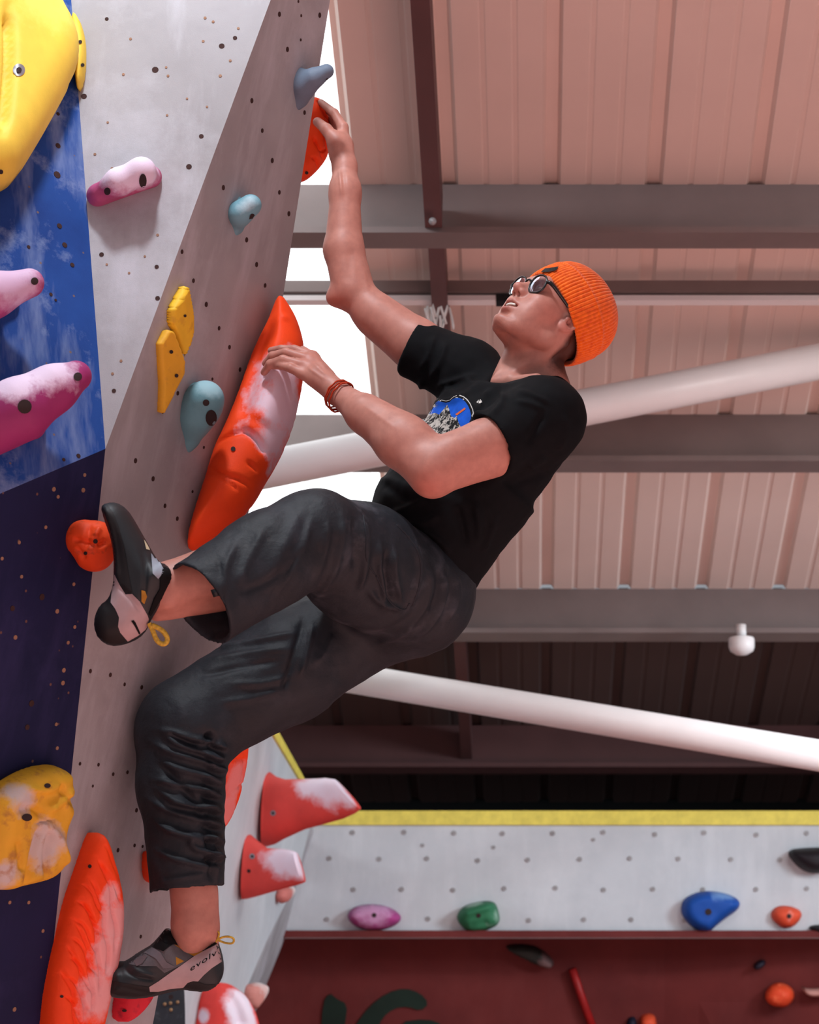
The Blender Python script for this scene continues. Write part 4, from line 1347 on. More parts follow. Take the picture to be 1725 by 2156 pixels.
blend(mo, (0.28, 0.10, 0.09))
blend(np.clip(gs((0.113, 0, -0.011), (0.02, 0.016, 0.012)), 0, 1) * 0.35 * inh, (1.0, 0.72, 0.68))
for s in (1, -1):
    blend(np.clip(gs((0.06, s * 0.05, -0.025), (0.03, 0.03, 0.022)), 0, 1) * 0.3 * inh, (1.0, 0.76, 0.74))
    blend(np.clip(gs((0.1035, s * 0.0072, -0.0205), (0.006, 0.0036, 0.005)) * 2 - 0.6, 0, 1) * inh, (0.32, 0.12, 0.10))  # shade inside the nostrils painted into the tint
    blend(np.clip(gs((0.089, s * 0.033, 0.032), (0.02, 0.022, 0.0045)) * 1.6 - 0.4, 0, 1) * 0.6 * inh, (0.5, 0.36, 0.28))
    blend(np.clip(gs((0.010, s * 0.075, -0.018), (0.02, 0.02, 0.014)), 0, 1) * 0.5 * inh, (1.05, 0.70, 0.68))
hair = np.clip((-0.012 - loc[:, 0] + 0.35 * np.clip(loc[:, 2] + 0.03, -1, 0)) / 0.012, 0, 1) * np.clip((loc[:, 2] + 0.085 + 0.004 * vnoise(bV, 300, 5)) / 0.025, 0, 1) * (np.abs(loc[:, 1]) < 0.074) * inh
sb = gs((0.018, 0.066, 0.012), (0.010, 0.02, 0.02)) * 0.6 + gs((0.018, -0.066, 0.012), (0.010, 0.02, 0.02)) * 0.6
blend(np.clip(np.maximum(hair * 0.95, np.clip(sb, 0, 0.7) * inh), 0, 1), (0.14, 0.085, 0.065))
def gp(px, py, d, r): return np.exp(-(((bV - P(px, py, d)) / r) ** 2).sum(1))
for q, c, a in (((905, 1020, 4.69), (1.0, 0.66, 0.62), 0.6), ((655, 752, 4.93), (1.0, 0.78, 0.74), 0.5), ((700, 640, 5.12), (1.0, 0.74, 0.70), 0.5)):
    blend(gp(*q, 0.035) * a, c)
for q in ((571, 738, 4.98), (559, 768, 4.965), (556, 786, 4.955), (576, 771, 4.94), (668, 256, 5.275)):
    blend(gp(*q, 0.011) * 0.6, (1.1, 1.15, 1.25))

t = NT('skin')
at = t.n('ShaderNodeAttribute', attribute_name='tint')
sk = t.ramp(t.noise(55, 5), [(0.3, lin((176, 118, 105))), (0.7, lin((192, 132, 117)))])
mx = t.n('ShaderNodeMix', data_type='RGBA', blend_type='MULTIPLY')
mx.inputs[0].default_value = 1.0
t.l(sk, mx.inputs[6]); t.l(at.outputs['Color'], mx.inputs[7])
t.base(mx.outputs[2])
t.set(0.5, 0.4)
t.b.inputs['Subsurface Weight'].default_value = 0.12
t.b.inputs['Subsurface Radius'].default_value = (0.02, 0.008, 0.005)
t.b.inputs['Subsurface Scale'].default_value = 0.3
t.bump(t.noise(900, 2), 0.12, 0.0006)
M_skin = t.m

person = empty('person', tuple(P(440, 2085, 4.72)))
tag(person, 'climber in orange beanie, glasses, black T-shirt and grey trousers hanging on the wall', 'person')
mesh_obj('body', bV, bF, M_skin, person, colors=tint)
M_teeth = simple('teeth', (236, 230, 220), 0.3, 0.5, 0.03)
pts = [H(0.0975 - 14 * l * l, l, -0.0475) for l in np.linspace(-0.015, 0.015, 13)]
V, F = tube(pts, 0.0030, 8)
mesh_obj('teeth', V, F, M_teeth, person)
# eyes
M_eye = simple('eye_white', (225, 220, 215), 0.2, 0.5, 0.02)
M_iris = simple('iris', (58, 66, 70), 0.2, 0.5, 0.1)
for s in (1, -1):
    V, F = tube([H(0.0895, s * 0.032 - 0.009, 0.0125), H(0.0905, s * 0.032, 0.0125), H(0.0895, s * 0.032 + 0.009, 0.0125)], [0.0008, 0.0022, 0.0008], 8)
    e = mesh_obj('eye', V, F, M_eye, person)
    V, F = tube([H(0.0908, s * 0.032, 0.0128), H(0.0930, s * 0.032, 0.0128)], 0.002, 10)
    mesh_obj('iris', V, F, M_iris, e)

# ---- beanie
HB = np.array([0.0015, 0, 0.004])
PHI = math.radians(20)
e1 = Fh * math.cos(PHI) + Uh * math.sin(PHI); hn = -Fh * math.sin(PHI) + Uh * math.cos(PHI)
hc = H(0.006, 0, 0.009)
NA, NRB = 504, 84
prof_h = []   # (height along hn, radius factor, rib amplitude)
prof_h += [(0.012, 0.895, 0.0), (0.004, 0.905, 0.2), (0.0, 0.94, 0.6), (0.003, 0.975, 1.0), (0.012, 0.995, 1.0), (0.03, 1.012, 1.0), (0.048, 1.012, 1.0), (0.058, 1.004, 1.0), (0.0625, 1.004, 0.8), (0.0645, 1.018, 0.4), (0.067, 1.012, 0.5), (0.069, 0.985, 0.8)]
for a in np.linspace(0.06, 0.985, 26) * math.pi / 2:
    prof_h.append((0.069 + 0.080 * math.sin(a), 0.985 * (math.cos(a) ** 0.72), 1.0 * math.cos(a) ** 0.35))
V, F = [], []
th = np.arange(NA) * 2 * math.pi / NA
for i, (z, rf_, am) in enumerate(prof_h):
    rib = 0.0013 * am * (np.abs(np.cos(th * NRB / 2)) * 2 - 1.0)
    wob = 0.003 * np.sin(2 * th + z * 30) * (z / 0.17)
    A1, A2 = 0.1065, 0.0875
    r1 = A1 * rf_ + rib + wob; r2 = A2 * rf_ + rib + wob
    sl = 0.05 * (z / 0.17) ** 2
    c = hc + hn * z - e1 * sl * 0.2
    ring = c + np.outer(np.cos(th) * r1, e1) + np.outer(np.sin(th) * r2, Lh)
    # front of the brim arches up over the brow, back dips to the nape
    if z < 0.06:
        ring = ring + np.outer(0.006 * np.cos(2 * th) * (1 - z / 0.06), hn)
    V.append(ring)
    if i:
        a = (i - 1) * NA + np.arange(NA); b = a + NA
        a2 = (i - 1) * NA + (np.arange(NA) + 1) % NA; b2 = a2 + NA
        F.append(np.stack([a, a2, b2, b], 1))
V = np.concatenate(V); F = np.concatenate(F)
NR_ = len(prof_h)
tipc = V[-NA:].mean(0) + hn * 0.002
V = np.r_[V, tipc[None]]
F = F.tolist() + [((NR_ - 1) * NA + k, (NR_ - 1) * NA + (k + 1) % NA, len(V) - 1) for k in range(NA)]
t = NT('orange_knit')
t.base(t.ramp(t.noise(90, 4), [(0.3, lin((226, 84, 8))), (0.7, lin((252, 116, 22)))]))
t.set(0.85, 0.15)
t.b.inputs['Sheen Weight'].default_value = 0.3
t.bump(t.noise(620, 3), 0.6, 0.0015)
hat = mesh_obj('beanie', V, F, t.m, person)
M_patch = simple('black_patch', (36, 34, 34), 0.7, 0.2)
hb = bvh_of(V, F)
decal('beanie_patch', [(1138, 573), (1148, 565), (1177, 561), (1171, 569), (1156, 572)], hb, 0.007, M_patch, hat, g=3)

# ---- glasses
M_frame = simple('black_acetate', (20, 20, 22), 0.25, 0.5, 0.05)
t = NT('spectacle_lens')
for nd in [n for n in t.t.nodes if n.type != 'OUTPUT_MATERIAL']: t.t.nodes.remove(nd)
tr = t.n('ShaderNodeBsdfTransparent'); gl = t.n('ShaderNodeBsdfGlossy'); mxs = t.n('ShaderNodeMixShader')
tr.inputs[0].default_value = (0.9, 0.92, 0.95, 1)
gl.inputs['Roughness'].default_value = 0.03
gl.inputs['Color'].default_value = (0.8, 0.86, 1.0, 1)
lw = t.n('ShaderNodeFresnel'); lw.inputs[0].default_value = 2.1
t.l(t.math('ADD', lw.outputs[0], 0.16), mxs.inputs[0]); t.l(tr.outputs[0], mxs.inputs[1]); t.l(gl.outputs[0], mxs.inputs[2])
t.l(mxs.outputs[0], t.t.nodes['Material Output'].inputs[0])
M_lens = t.m
gl_root = empty('glasses', (0, 0, 0)); gl_root.parent = person; gl_root.location = Vector(H(0.11, 0, 0.015)) - world_loc(person)
def lens_pts(s, n=36, sc=1.0, fo=0.0):
    out = []
    for k in range(n):
        a = 2 * math.pi * k / n
        x = 0.0245 * sc * math.copysign(abs(math.cos(a)) ** 0.85, math.cos(a))
        y = 0.0215 * sc * math.copysign(abs(math.sin(a)) ** 0.85, math.sin(a))
        out.append(H(0.1005 + fo - 0.16 * max(0, x) + 0.31 * y, s * (0.0345 + x), 0.0125 + y * 0.95))
    return out
for s in (1, -1):
    V, F = tube(lens_pts(s), 0.0022, 8, closed=True)
    rim = mesh_obj('rim', V, F, M_frame, gl_root)
    Lp = lens_pts(s, 36, 0.97)
    c = sum(Lp) / len(Lp) + Fh * 0.0015
    V = np.array(Lp + [c]); F = [(k, (k + 1) % 36, 36) for k in range(36)]
    mesh_obj('lens', V, F, M_lens, gl_root)
    V, F = tube([H(0.0985, s * 0.0585, 0.020), H(0.095, s * 0.0660, 0.0205), H(0.084, s * 0.0705, 0.020), H(0.04, s * 0.0775, 0.017), H(-0.01, s * 0.081, 0.014)], [0.0040, 0.0044, 0.004, 0.0034, 0.0030], 8)
    mesh_obj('temple', V, F, M_frame, gl_root)
V, F = tube([H(0.1025, -0.011, 0.0185), H(0.1055, -0.005, 0.0222), H(0.106, 0, 0.0228), H(0.1055, 0.005, 0.0222), H(0.1025, 0.011, 0.0185)], 0.0022, 8)
mesh_obj('bridge', V, F, M_frame, gl_root)

# ---- bracelets on the near wrist
M_cord = simple('orange_red_cord', (176, 56, 28), 0.8, 0.2, 0.25, 300, 0.4, 600)
ax = unit(P(770, 872, 4.83) - P(708, 826, 4.895))
u1 = unit(np.cross(ax, [0, 0, 1.0])); u2 = np.cross(ax, u1)
for k, (o_, ti, rr) in enumerate(((0.0, 0.16, 0.0315), (0.006, -0.05, 0.0320), (0.012, 0.10, 0.0325), (0.017, -0.14, 0.0335))):
    c = P(709, 829, 4.891) + ax * o_
    pts = []
    for a in np.linspace(0, 2 * math.pi, 40, endpoint=False):
        pts.append(c + u1 * rr * math.cos(a) + u2 * rr * math.sin(a) + ax * (ti * rr * math.cos(a + k) + 0.0012 * math.sin(9 * a)))
    V, F = tube(pts, 0.0019, 7, closed=True)
    mesh_obj('bracelet', V, F, M_cord, person)

# ---- T-shirt
sh = []
def S_(*a, **k): sh.append(rcone(*a, **k))
S_(P(1082, 846, 4.985), 0.150, P(1058, 895, 4.98), 0.182, k=0.04, flat=Ft, s=0.64, cap0=True)
S_(P(1058, 895, 4.98), 0.182, P(1000, 985, 4.98), 0.182, k=0.03, flat=Ft, s=0.70, cap0=True)
S_(P(1000, 985, 4.98), 0.182, P(935, 1070, 4.98), 0.168, k=0.03, flat=Ft, s=0.78, cap0=True)
S_(P(935, 1070, 4.98), 0.168, P(892, 1165, 4.97), 0.154, k=0.03, flat=Ft, s=0.80, cap0=True)
S_(P(1085, 840, 4.96), 0.052, lSh, 0.072, k=0.05)
S_(P(1160, 842, 4.95), 0.05, P(1158, 885, 4.86), 0.065, k=0.05)
S_(P(1070, 838, 5.02), 0.042, rSh, 0.058, k=0.05)
S_(lSh, 0.070, P(1034, 934, 4.770), 0.066, k=0.035, cap=True)
S_(P(1120, 900, 4.83), 0.058, P(1060, 934, 4.79), 0.050, k=0.03)
S_(rSh, 0.060, P(868, 730, 5.122), 0.064, k=0.035, cap=True)
S_(P(955, 790, 5.09), 0.055, P(880, 752, 5.118), 0.045, k=0.03)
S_(P(955, 1085, 4.97), 0.075, P(978, 1150, 4.97), 0.054, k=0.03)
# openings: sleeves, neck, hem
hemc = P(884, 1138, 4.97); hemn = unit(CV(-0.50, -0.87, 0.05))
sh.append(rcone(P(1085, 905.5, 4.803), 0.056, P(980, 963, 4.735), 0.057, 0.006, 's'))
sh.append(rcone(P(915, 755, 5.115), 0.055, P(810, 690, 5.14), 0.055, 0.006, 's'))
sh.append(rcone(P(1096, 800, 4.96), 0.069, nk0, 0.068, 0.008, 's'))
sh.append(halfspace(hemc + hemn * 0.042, hemn, 0.006))
shV, shF = sdf_mesh(sh, 0.0042)
shV = relax(shV, shF, 3, 0.5)
shV += vnormals(shV, shF) * (0.0022 * vnoise(shV, 22, 1) + 0.0010 * vnoise(shV, 55, 4))[:, None]
folds = [([(1020, 800), (985, 830), (950, 845), (905, 850)], 7, 0.004), ([(1010, 790), (960, 800), (915, 815)], 6, 0.0035), ([(1040, 815), (1010, 850), (1000, 900)], 7, 0.004), ([(1060, 820), (1060, 850), (1030, 880)], 6, 0.004),
         ([(1085, 822), (1120, 830), (1160, 850)], 6, 0.003), ([(1080, 845), (1120, 850), (1150, 865)], 6, 0.003), ([(940, 720), (930, 760), (905, 800)], 6, 0.004), ([(915, 705), (905, 745), (885, 780)], 5, 0.003),
         ([(890, 790), (885, 830), (872, 880)], 6, 0.004), ([(1110, 940), (1130, 900), (1145, 870)], 8, -0.004), ([(1160, 990), (1120, 1010), (1080, 1020)], 9, -0.004), ([(1150, 960), (1110, 985)], 8, 0.004),
         ([(1000, 1050), (1010, 1100), (1005, 1150)], 8, 0.005), ([(960, 1060), (975, 1110), (985, 1160)], 8, -0.005), ([(900, 1050), (860, 1070), (820, 1085)], 8, 0.004), ([(930, 1080), (900, 1100), (850, 1105)], 8, 0.004),
         ([(1045, 1090), (1030, 1130), (1015, 1165)], 7, 0.004), ([(880, 1110), (920, 1130), (950, 1165)], 7, 0.005), ([(800, 1010), (830, 1040), (870, 1060)], 10, -0.004), ([(1190, 870), (1195, 910), (1175, 950)], 9, 0.003),
         ([(1020, 905), (1055, 925), (1085, 965)], 4, 0.0025)]
shV = crease(shV, shF, [(p_, w_s, a_ * 1.7) for p_, w_s, a_ in folds])
t = NT('black_cotton')
t.base(t.ramp(t.noise(60, 4), [(0.3, lin((7, 8, 11))), (0.7, lin((11, 12, 16)))]))
t.set(0.85, 0.16)
t.bump(t.noise(900, 3), 0.3, 0.0008)
shirt = mesh_obj('t_shirt', shV, shF, t.m, person)
sb_ = bvh_of(shV, shF)
# collar band
pts = []
cA = P(1112, 806, 4.985)
cn = unit(H(-0.02, 0, -0.09) - P(1118, 812, 4.985))
cu = unit(Lt - cn * (Lt @ cn)); cf = np.cross(cu, cn)
M_shirt = shirt.data.materials[0]
# print on the chest
M_pw = simple('print_white', (214, 210, 204), 0.8, 0.2)
M_pk = simple('print_black', (16, 17, 20), 0.8, 0.2)
M_pb = simple('print_blue', (24, 92, 208), 0.8, 0.2, 0.15, 60)
t = NT('print_rock')
t.base(t.ramp(t.noise(75, 5, 0.75), [(0.47, lin((28, 28, 30))), (0.53, lin((196, 190, 182)))]))
t.set(0.85, 0.2)
M_pr = t.m
M_po = simple('print_orange', (214, 104, 58), 0.8, 0.2)
cloud = [(874, 903), (884, 875), (895, 853), (904, 840), (913, 834), (926, 842), (944, 846), (957, 834), (972, 833), (987, 845), (997, 868), (996, 888), (978, 908), (944, 930), (900, 922)]
cc = np.array([938, 885])
def shrink(p, f): return [tuple(cc + (np.array(q) - cc) * f) for q in p]
pr = decal('shirt_print', shrink(cloud, 1.03), sb_, 0.0012, M_pw, shirt, g=4, sm=1)
decal('print_outline', shrink(cloud, 1.0), sb_, 0.0018, M_pk, pr, g=4, sm=1)
decal('print_sky', shrink(cloud, 0.92), sb_, 0.0024, M_pb, pr, g=4, sm=1)
decal('print_mountain', [(878, 902), (890, 874), (897, 866), (906, 872), (916, 869), (925, 873), (934, 862), (942, 852), (946, 862), (950, 876), (957, 880), (962, 876), (966, 890), (974, 904), (944, 926), (902, 918)], sb_, 0.0032, M_pr, pr, g=3)
decal('print_flag', [(959, 872), (979, 858), (981, 861), (962, 875)], sb_, 0.0034, M_po, pr, g=3)
decal('print_bird', [(908, 846), (911, 851), (913, 856), (910, 852)], sb_, 0.0034, M_pk, pr, g=3)
for q in ([(1007, 842), (1009, 842), (1006, 848), (1004, 848)], [(1011, 841), (1013, 841), (1010, 849), (1008, 849)], [(1004, 845), (1015, 846), (1015, 847.5), (1004, 846.5)], [(1013, 843), (1015, 844), (1012, 849), (1010, 848)]):
    decal('chest_logo', q, sb_, 0.0015, M_pw, shirt, g=2)

# ---- trousers
tr_ = []
def T_(*a, **k): tr_.append(rcone(*a, **k))
T_(P(890, 1182, 4.965), 0.124, P(862, 1240, 4.955), 0.130, k=0.04, flat=Ft, s=0.86, cap0=True)
tr_.append(ell(P(870, 1262, 4.975), (0.116, 0.12, 0.108), k=0.04))
T_(P(875, 1250, 4.90), 0.120, P(757, 1186, 4.74), 0.114, k=0.04)
T_(P(757, 1186, 4.74), 0.114, P(665, 1135, 4.60), 0.092, k=0.04)
T_(P(655, 1130, 4.60), 0.088, P(560, 1182, 4.54), 0.090, k=0.03)
T_(P(560, 1182, 4.54), 0.090, P(420, 1272, 4.445), 0.088, k=0.03, cap=True)
T_(P(800, 1285, 4.99), 0.108, P(600, 1405, 4.89), 0.112, k=0.05)
T_(P(600, 1405, 4.89), 0.112, P(400, 1525, 4.79), 0.098, k=0.03)
T_(P(388, 1545, 4.785), 0.094, P(380, 1650, 4.76), 0.083, k=0.035)
T_(P(380, 1650, 4.76), 0.083, P(395, 1872, 4.725), 0.074, k=0.03, cap=True)
tr_.append(rcone(P(510, 1214, 4.507), 0.076, P(350, 1317, 4.397), 0.079, 0.006, 's'))
tr_.append(rcone(P(390, 1800, 4.74), 0.064, P(398, 1920, 4.715), 0.068, 0.008, 's'))
tV, tF = sdf_mesh(tr_, 0.0042)
tV = relax(tV, tF, 2, 0.5)
tV += vnormals(tV, tF) * (0.003 * vnoise(tV, 16, 6) + 0.0014 * vnoise(tV, 45, 8))[:, None]
f2 = []
# folds on the hanging shin: from the knee front across to bunched ridges behind
for k, (x0, y0, x1, y1) in enumerate([(330, 1535, 470, 1560), (345, 1545, 462, 1597), (315, 1560, 466, 1618), (330, 1600, 460, 1640), (320, 1640, 458, 1662), (350, 1690, 458, 1688), (330, 1660, 458, 1715), (310, 1680, 460, 1742),
                                      (340, 1740, 458, 1765), (320, 1720, 462, 1795), (330, 1790, 455, 1830), (400, 1760, 458, 1815)]):
    mx_, my_ = (x0 + x1) / 2, (y0 + y1) / 2 + 10
    f2.append(([(x0, y0), (mx_ - 25, my_ - 12), (mx_ + 25, my_ + 2), (x1 + 8, y1)], 6.5, 0.0072))
for k, (xx, yy) in enumerate([(468, 1572), (462, 1598), (466, 1622), (458, 1648), (456, 1676), (458, 1706), (458, 1738), (460, 1772), (460, 1806)]):
    f2.append(([(xx - 34, yy - 16), (xx - 10, yy - 4), (xx + 12, yy)], 5.5, 0.009))
    f2.append(([(xx - 34, yy - 2), (xx - 10, yy + 10), (xx + 12, yy + 14)], 5, -0.006))
f2 += [([(430, 1545), (445, 1558), (455, 1570)], 9, -0.016), ([(352, 1540), (390, 1562), (420, 1572)], 6, -0.006), ([(330, 1600), (370, 1640), (410, 1690), (430, 1740)], 9, -0.006), ([(440, 1745), (450, 1800), (455, 1860)], 5, 0.006), ([(425, 1740), (440, 1800), (446, 1860)], 6, -0.006),
       ([(325, 1862), (370, 1850), (440, 1838)], 4, 0.0025),
       # hanging thigh
       ([(640, 1330), (560, 1345), (440, 1370)], 6, 0.005), ([(620, 1365), (540, 1372), (420, 1395)], 7, 0.004), ([(600, 1390), (520, 1400), (410, 1425)], 7, -0.004), ([(620, 1420), (560, 1440), (480, 1440)], 7, 0.004),
       ([(600, 1450), (540, 1470), (460, 1480)], 7, 0.004), ([(640, 1300), (628, 1350), (605, 1420), (590, 1470)], 7, -0.006), ([(660, 1310), (650, 1360), (630, 1430)], 6, 0.006), ([(470, 1360), (450, 1362), (430, 1368)], 8, -0.006),
       ([(400, 1365), (385, 1385), (375, 1400)], 7, 0.006), ([(700, 1330), (690, 1370), (660, 1400)], 7, 0.005),
       # near thigh
       ([(760, 1080), (770, 1130), (768, 1190), (755, 1250)], 7, 0.008), ([(745, 1085), (752, 1140), (745, 1200)], 7, -0.006), ([(720, 1070), (725, 1130), (700, 1220), (650, 1270)], 8, 0.005), ([(690, 1090), (690, 1150), (660, 1230)], 7, 0.004),
       ([(800, 1130), (795, 1190), (810, 1250), (805, 1280)], 6, 0.007), ([(830, 1150), (830, 1210), (845, 1270)], 6, 0.007), ([(860, 1130), (885, 1180), (880, 1230), (860, 1280)], 6, 0.006), ([(815, 1150), (812, 1220), (825, 1280)], 6, -0.007),
       ([(775, 1240), (800, 1270), (850, 1285)], 7, 0.006), ([(900, 1180), (910, 1230), (890, 1290), (840, 1330)], 7, 0.005), ([(930, 1190), (940, 1240), (920, 1300), (870, 1350)], 7, 0.006), ([(955, 1200), (968, 1250), (940, 1310)], 6, 0.006),
       ([(920, 1190), (926, 1240), (905, 1300)], 6, -0.006), ([(945, 1200), (952, 1250), (930, 1300)], 5, -0.005), ([(880, 1310), (840, 1340), (790, 1355)], 7, 0.004), ([(860, 1285), (800, 1320), (740, 1325)], 8, 0.004),
       # near shin
       ([(640, 1060), (600, 1150), (560, 1230)], 14, 0.004), ([(660, 1080), (630, 1180), (560, 1270)], 8, 0.005), ([(610, 1190), (560, 1230), (500, 1250)], 8, -0.004), ([(560, 1110), (520, 1180), (500, 1240)], 10, 0.004), ([(500, 1140), (470, 1200), (470, 1260)], 8, 0.004),
       ([(640, 1150), (590, 1230), (560, 1270)], 6, -0.005), ([(455, 1165), (470, 1220), (478, 1300)], 4, -0.002)]
tV = crease(tV, tF, [(p_, w_s, a_ * 1.35) for p_, w_s, a_ in f2])
t = NT('charcoal_nylon')
b_ = t.ramp(t.noise(14, 5), [(0.3, lin((19, 23, 30))), (0.7, lin((28, 33, 41)))])
ck = t.ramp(t.noise(14, 6, 0.6), [(0.54, (0, 0, 0)), (0.80, (0.30,) * 3)])
vm = t.n('ShaderNodeVectorMath', operation='DISTANCE'); t.l(t.coord(), vm.inputs[0]); vm.inputs[1].default_value = tuple(P(800, 1160, 4.7))
area = t.ramp(vm.outputs['Value'], [(0.08, (1, 1, 1)), (0.26, (0.12,) * 3)])
mm = t.n('ShaderNodeMix', data_type='RGBA', blend_type='MULTIPLY'); mm.inputs[0].default_value = 1
t.l(ck, mm.inputs[6]); t.l(area, mm.inputs[7])
t.base(t.mix(mm.outputs[2], b_, lin((150, 150, 162))))
t.set(0.64, 0.36)
t.bump(t.noise(70, 5, 0.6), 0.3, 0.006)
trousers = mesh_obj('trousers', tV, tF, t.m, person)
tb = bvh_of(tV, tF)
M_seam = simple('trouser_seam', (34, 37, 44), 0.7, 0.3)
def seam(pts, r=0.0016, mat=M_seam, parent=trousers, name='seam', bvh=tb):
    pts = smooth_poly(pts, 2, False)
    out = []
    for x, y in pts:
        h_ = bvh.ray_cast(Vector(CAM), Vector(unit(ray(x, y))), 20)
        if h_[0] is not None: out.append(np.array(h_[0]))
    if len(out) > 2:
        V, F = tube(out, r, 6)
        mesh_obj(name, V, F, mat, parent)
seam([(835, 1105), (870, 1140), (888, 1180), (885, 1230), (868, 1275)])
seam([(765, 1085), (772, 1130), (770, 1180), (790, 1210)])
seam([(792, 1212), (820, 1270), (852, 1288), (862, 1270)])
M_cordlock = simple('cord_lock', (24, 26, 30), 0.5)
V, F = tube([P(452, 1240, 4.385), P(456, 1256, 4.385)], [0.008, 0.006], 10)
mesh_obj('cord_lock', V, F, M_cordlock, trousers)

# ---- shoes
M_rub = simple('black_rubber', (28, 32, 36), 0.5, 0.4, 0.12, 40)
M_sole = simple('sole_rubber', (22, 19, 21), 0.6, 0.35, 0.15, 40)
M_up = simple('grey_synthetic', (92, 88, 92), 0.7, 0.3, 0.12, 60, 0.3, 500)
M_rand = simple('pink_grey_rand', (176, 150, 152), 0.6, 0.3, 0.06, 40)
M_gold = simple('gold_mesh', (168, 116, 34), 0.7, 0.3, 0.15, 100)
M_blk = simple('black_neoprene', (14, 14, 16), 0.85, 0.2)
M_loop = simple('yellow_black_webbing', (196, 160, 60), 0.7, 0.3, 0.3, 200)
# lower shoe in profile
s1 = [(224, 2086), (228, 2058), (234, 2036), (246, 2026), (262, 2026), (276, 2016), (296, 2003), (318, 1990), (334, 1972), (348, 1955), (358, 1957), (374, 1974), (388, 1990), (404, 1995), (424, 1993), (444, 1983), (456, 1976), (464, 1994), (471, 2020), (472, 2046), (466, 2064), (452, 2078), (430, 2085), (404, 2082), (384, 2079), (356, 2086), (320, 2095), (280, 2099), (246, 2096), (230, 2092)]
plS1 = Plane(P(230, 2080, 4.715), P(460, 2080, 4.735), P(350, 1960, 4.725))
def sfun(Q): return 0.88 + 0.12 * np.clip((470 - Q[:, 0]) / 160, 0, 1)
s1st = [([(262, 2026), (280, 2040), (300, 2046), (330, 2050)], 3, -0.004), ([(272, 2016), (290, 2030), (330, 2042)], 4, 0.003), ([(245, 2060), (290, 2072), (320, 2078)], 3, -0.003), ([(238, 2040), (260, 2040)], 6, 0.003)]
V, F = slab(s1, plS1, 0.066, 0.05, 38, 3.2, sm=1, hfun=sfun, strokes=s1st, power=0.3)
shoe = mesh_obj('climbing_shoe', V, F, M_rub, person)
tag(shoe, 'lower climbing shoe')
b1 = bvh_of(V, F)
Z8 = lambda pts: [(200 + x * 0.2087, 1840 + y * 0.2087) for x, y in pts]
decal('sole', Z8([(125, 1180), (135, 1060), (180, 1080), (300, 1100), (430, 1125), (545, 1140), (555, 1200), (650, 1190), (560, 1225), (400, 1238), (230, 1225)]), b1, 0.0012, M_sole, shoe)
decal('heel_rubber', Z8([(885, 1150), (930, 1100), (1000, 1085), (1035, 1090), (1120, 1120), (1220, 1115), (1230, 1130), (1150, 1165), (1030, 1172)]), b1, 0.0012, M_sole, shoe)
decal('upper', Z8([(330, 905), (400, 860), (480, 795), (575, 740), (690, 780), (800, 700), (880, 770), (1000, 820), (860, 925), (700, 1000), (620, 930), (440, 930)]), b1, 0.001, M_up, shoe)
decal('mesh_panel', Z8([(790, 705), (960, 775), (1080, 765), (1090, 790), (1000, 830), (900, 780)]), b1, 0.0016, M_gold, shoe)
decal('mesh_panel', Z8([(815, 835), (900, 880), (822, 920)]), b1, 0.0016, M_gold, shoe)
decal('strap', Z8([(495, 790), (575, 738), (660, 790), (720, 890), (810, 940), (690, 955), (610, 850)]), b1, 0.0032, simple('strap_grey', (106, 100, 106), 0.7), shoe)
decal('strap', Z8([(580, 735), (650, 640), (705, 700), (770, 705), (690, 780)]), b1, 0.0030, M_blk, shoe)
decal('strap', Z8([(390, 880), (470, 810), (530, 830), (480, 900), (420, 930)]), b1, 0.0028, simple('tab_grey', (96, 84, 88), 0.7), shoe)
decal('collar', Z8([(655, 630), (690, 580), (720, 550), (760, 560), (860, 640), (930, 715), (1010, 745), (1100, 725), (1200, 670), (1225, 700), (1110, 760), (990, 775), (920, 760), (850, 710), (770, 710), (705, 690)]), b1, 0.0034, M_blk, shoe)
rand = decal('rand', Z8([(548, 1142), (640, 1085), (750, 1005), (860, 930), (1000, 830), (1100, 775), (1240, 705), (1262, 790), (1280, 885), (1180, 950), (1100, 1020), (1040, 1085), (990, 1082), (935, 1100), (890, 1150), (770, 1160), (640, 1190), (555, 1190)]), b1, 0.002, M_rand, shoe)
# lettering on the rand, laid on the shoe surface
cu_ = bpy.data.curves.new('txt', 'FONT'); cu_.body = 'evolv'; cu_.size = 1.0; cu_.space_character = 1.15; cu_.offset = 0.012
to = bpy.data.objects.new('txt', cu_); COL.objects.link(to)
bpy.context.view_layer.update()
me = bpy.data.meshes.new_from_object(to.evaluated_get(bpy.context.evaluated_depsgraph_get()))
bm = bmesh.new(); bm.from_mesh(me)
bmesh.ops.triangulate(bm, faces=bm.faces)
for _ in range(3):
    bmesh.ops.subdivide_edges(bm, edges=[e for e in bm.edges if e.calc_length() > 0.1], cuts=1)
    bmesh.ops.triangulate(bm, faces=bm.faces)
bm.verts.index_update()
Q0 = np.array([v.co[:2] for v in bm.verts]); T0 = [tuple(v.index for v in f.verts) for f in bm.faces]
bm.free(); bpy.data.objects.remove(to)
w_ = Q0[:, 0].max()
a0, a1 = np.array([400.0, 2046.0]), np.array([456.0, 2010.0])
dx = (a1 - a0) / w_
up_ = np.array([1.0, -17.0])
Qt = a0 + Q0[:, :1] * dx + Q0[:, 1:] * up_
drape('lettering', Qt, T0, b1, 0.0060, M_blk, shoe)
# pull loops
for pts, r in (([(452, 1985), (453, 1968), (457, 1960), (462, 1964), (460, 1974), (454, 1984)], 0.002), ([(456, 1980), (470, 1972), (486, 1972), (494, 1978), (490, 1987), (476, 1986), (460, 1980)], 0.0022)):
    V, F = tube([P(x, y, 4.715) for x, y in smooth_poly(pts, 2, False)], r, 8)
    mesh_obj('pull_loop', V, F, M_loop, shoe)

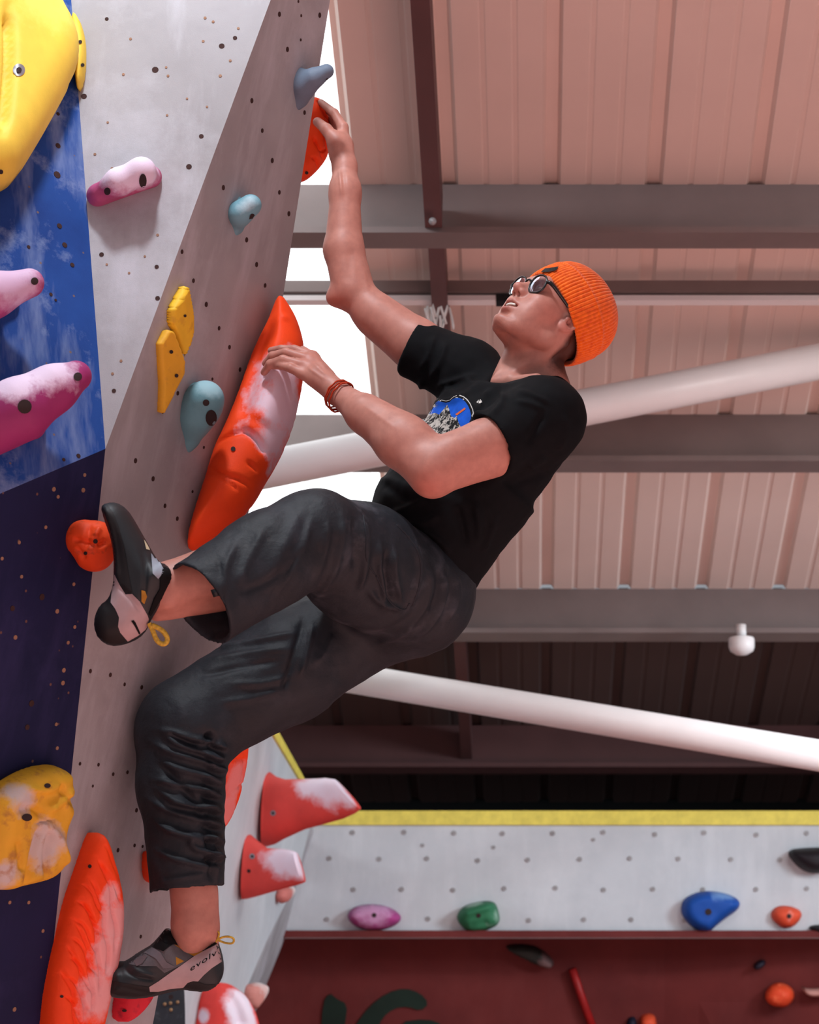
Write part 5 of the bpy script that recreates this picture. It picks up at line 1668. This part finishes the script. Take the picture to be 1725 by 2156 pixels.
# upper shoe pressed on the foothold
s2 = [(214, 1068), (226, 1058), (246, 1058), (266, 1070), (284, 1096), (304, 1132), (322, 1164), (336, 1184), (350, 1188), (362, 1204), (363, 1222), (352, 1246), (332, 1282), (316, 1306), (306, 1330), (290, 1346), (262, 1358), (232, 1361), (210, 1348), (200, 1322), (202, 1296), (214, 1272), (230, 1262), (240, 1235), (242, 1200), (241, 1165), (234, 1130), (222, 1098)]
plS2 = Plane(P(240, 1080, 4.475), P(230, 1340, 4.455), P(340, 1220, 4.455))
V, F = slab(s2, plS2, 0.048, 0.045, 40, 3.5, sm=1, strokes=[([(226, 1064), (246, 1110), (254, 1170), (262, 1230)], 6, 0.006), ([(262, 1235), (290, 1262), (310, 1292)], 5, -0.005), ([(305, 1150), (322, 1200), (316, 1260)], 5, -0.004)])
shoe2 = mesh_obj('climbing_shoe', V, F, M_rub, person)
tag(shoe2, 'raised climbing shoe')
b2 = bvh_of(V, F)
Z9 = lambda pts: [(160 + x * 0.1971, 1020 + y * 0.1971) for x, y in pts]
decal('sole', Z9([(285, 260), (340, 220), (400, 300), (460, 450), (520, 700), (560, 950), (600, 1150), (530, 1170), (440, 980), (408, 820), (400, 650), (350, 430)]), b2, 0.002, M_sole, shoe2)
decal('rand', Z9([(410, 960), (470, 1080), (530, 1175), (600, 1170), (680, 1250), (760, 1390), (780, 1440), (760, 1540), (660, 1620), (555, 1680), (470, 1580), (450, 1520), (460, 1420), (420, 1330), (370, 1260), (380, 1150)]), b2, 0.002, M_rand, shoe2)
decal('heel_rubber', Z9([(205, 1400), (250, 1300), (340, 1245), (400, 1310), (455, 1420), (450, 1520), (480, 1590), (545, 1675), (460, 1705), (340, 1720), (250, 1660), (205, 1560)]), b2, 0.002, M_sole, shoe2)
decal('lettering', Z9([(590, 1460), (615, 1450), (635, 1470), (690, 1590), (675, 1605), (640, 1540), (625, 1510)]), b2, 0.0035, M_blk, shoe2)
decal('strap', Z9([(700, 470), (740, 500), (800, 620), (790, 700), (750, 690)]), b2, 0.003, simple('strap_cream', (196, 182, 150), 0.6), shoe2)
decal('strap', Z9([(800, 690), (830, 700), (935, 900), (940, 930), (880, 1010), (820, 950)]), b2, 0.003, simple('strap_pale', (150, 158, 170), 0.6), shoe2)
decal('collar', Z9([(930, 880), (990, 880), (1030, 980), (1015, 1080), (960, 1160), (880, 1280), (800, 1410), (780, 1390), (840, 1220), (900, 1120), (905, 1000)]), b2, 0.003, M_blk, shoe2)
decal('mesh_panel', Z9([(700, 1130), (740, 1140), (760, 1200), (730, 1280), (700, 1250)]), b2, 0.003, M_gold, shoe2)
V, F = tube([P(x, y, 4.44) for x, y in smooth_poly([(314, 1312), (322, 1328), (330, 1350), (344, 1358), (354, 1350), (350, 1336), (338, 1324), (320, 1316)], 2, False)], 0.005, 8)
mesh_obj('pull_loop', V, F, M_loop, shoe2)
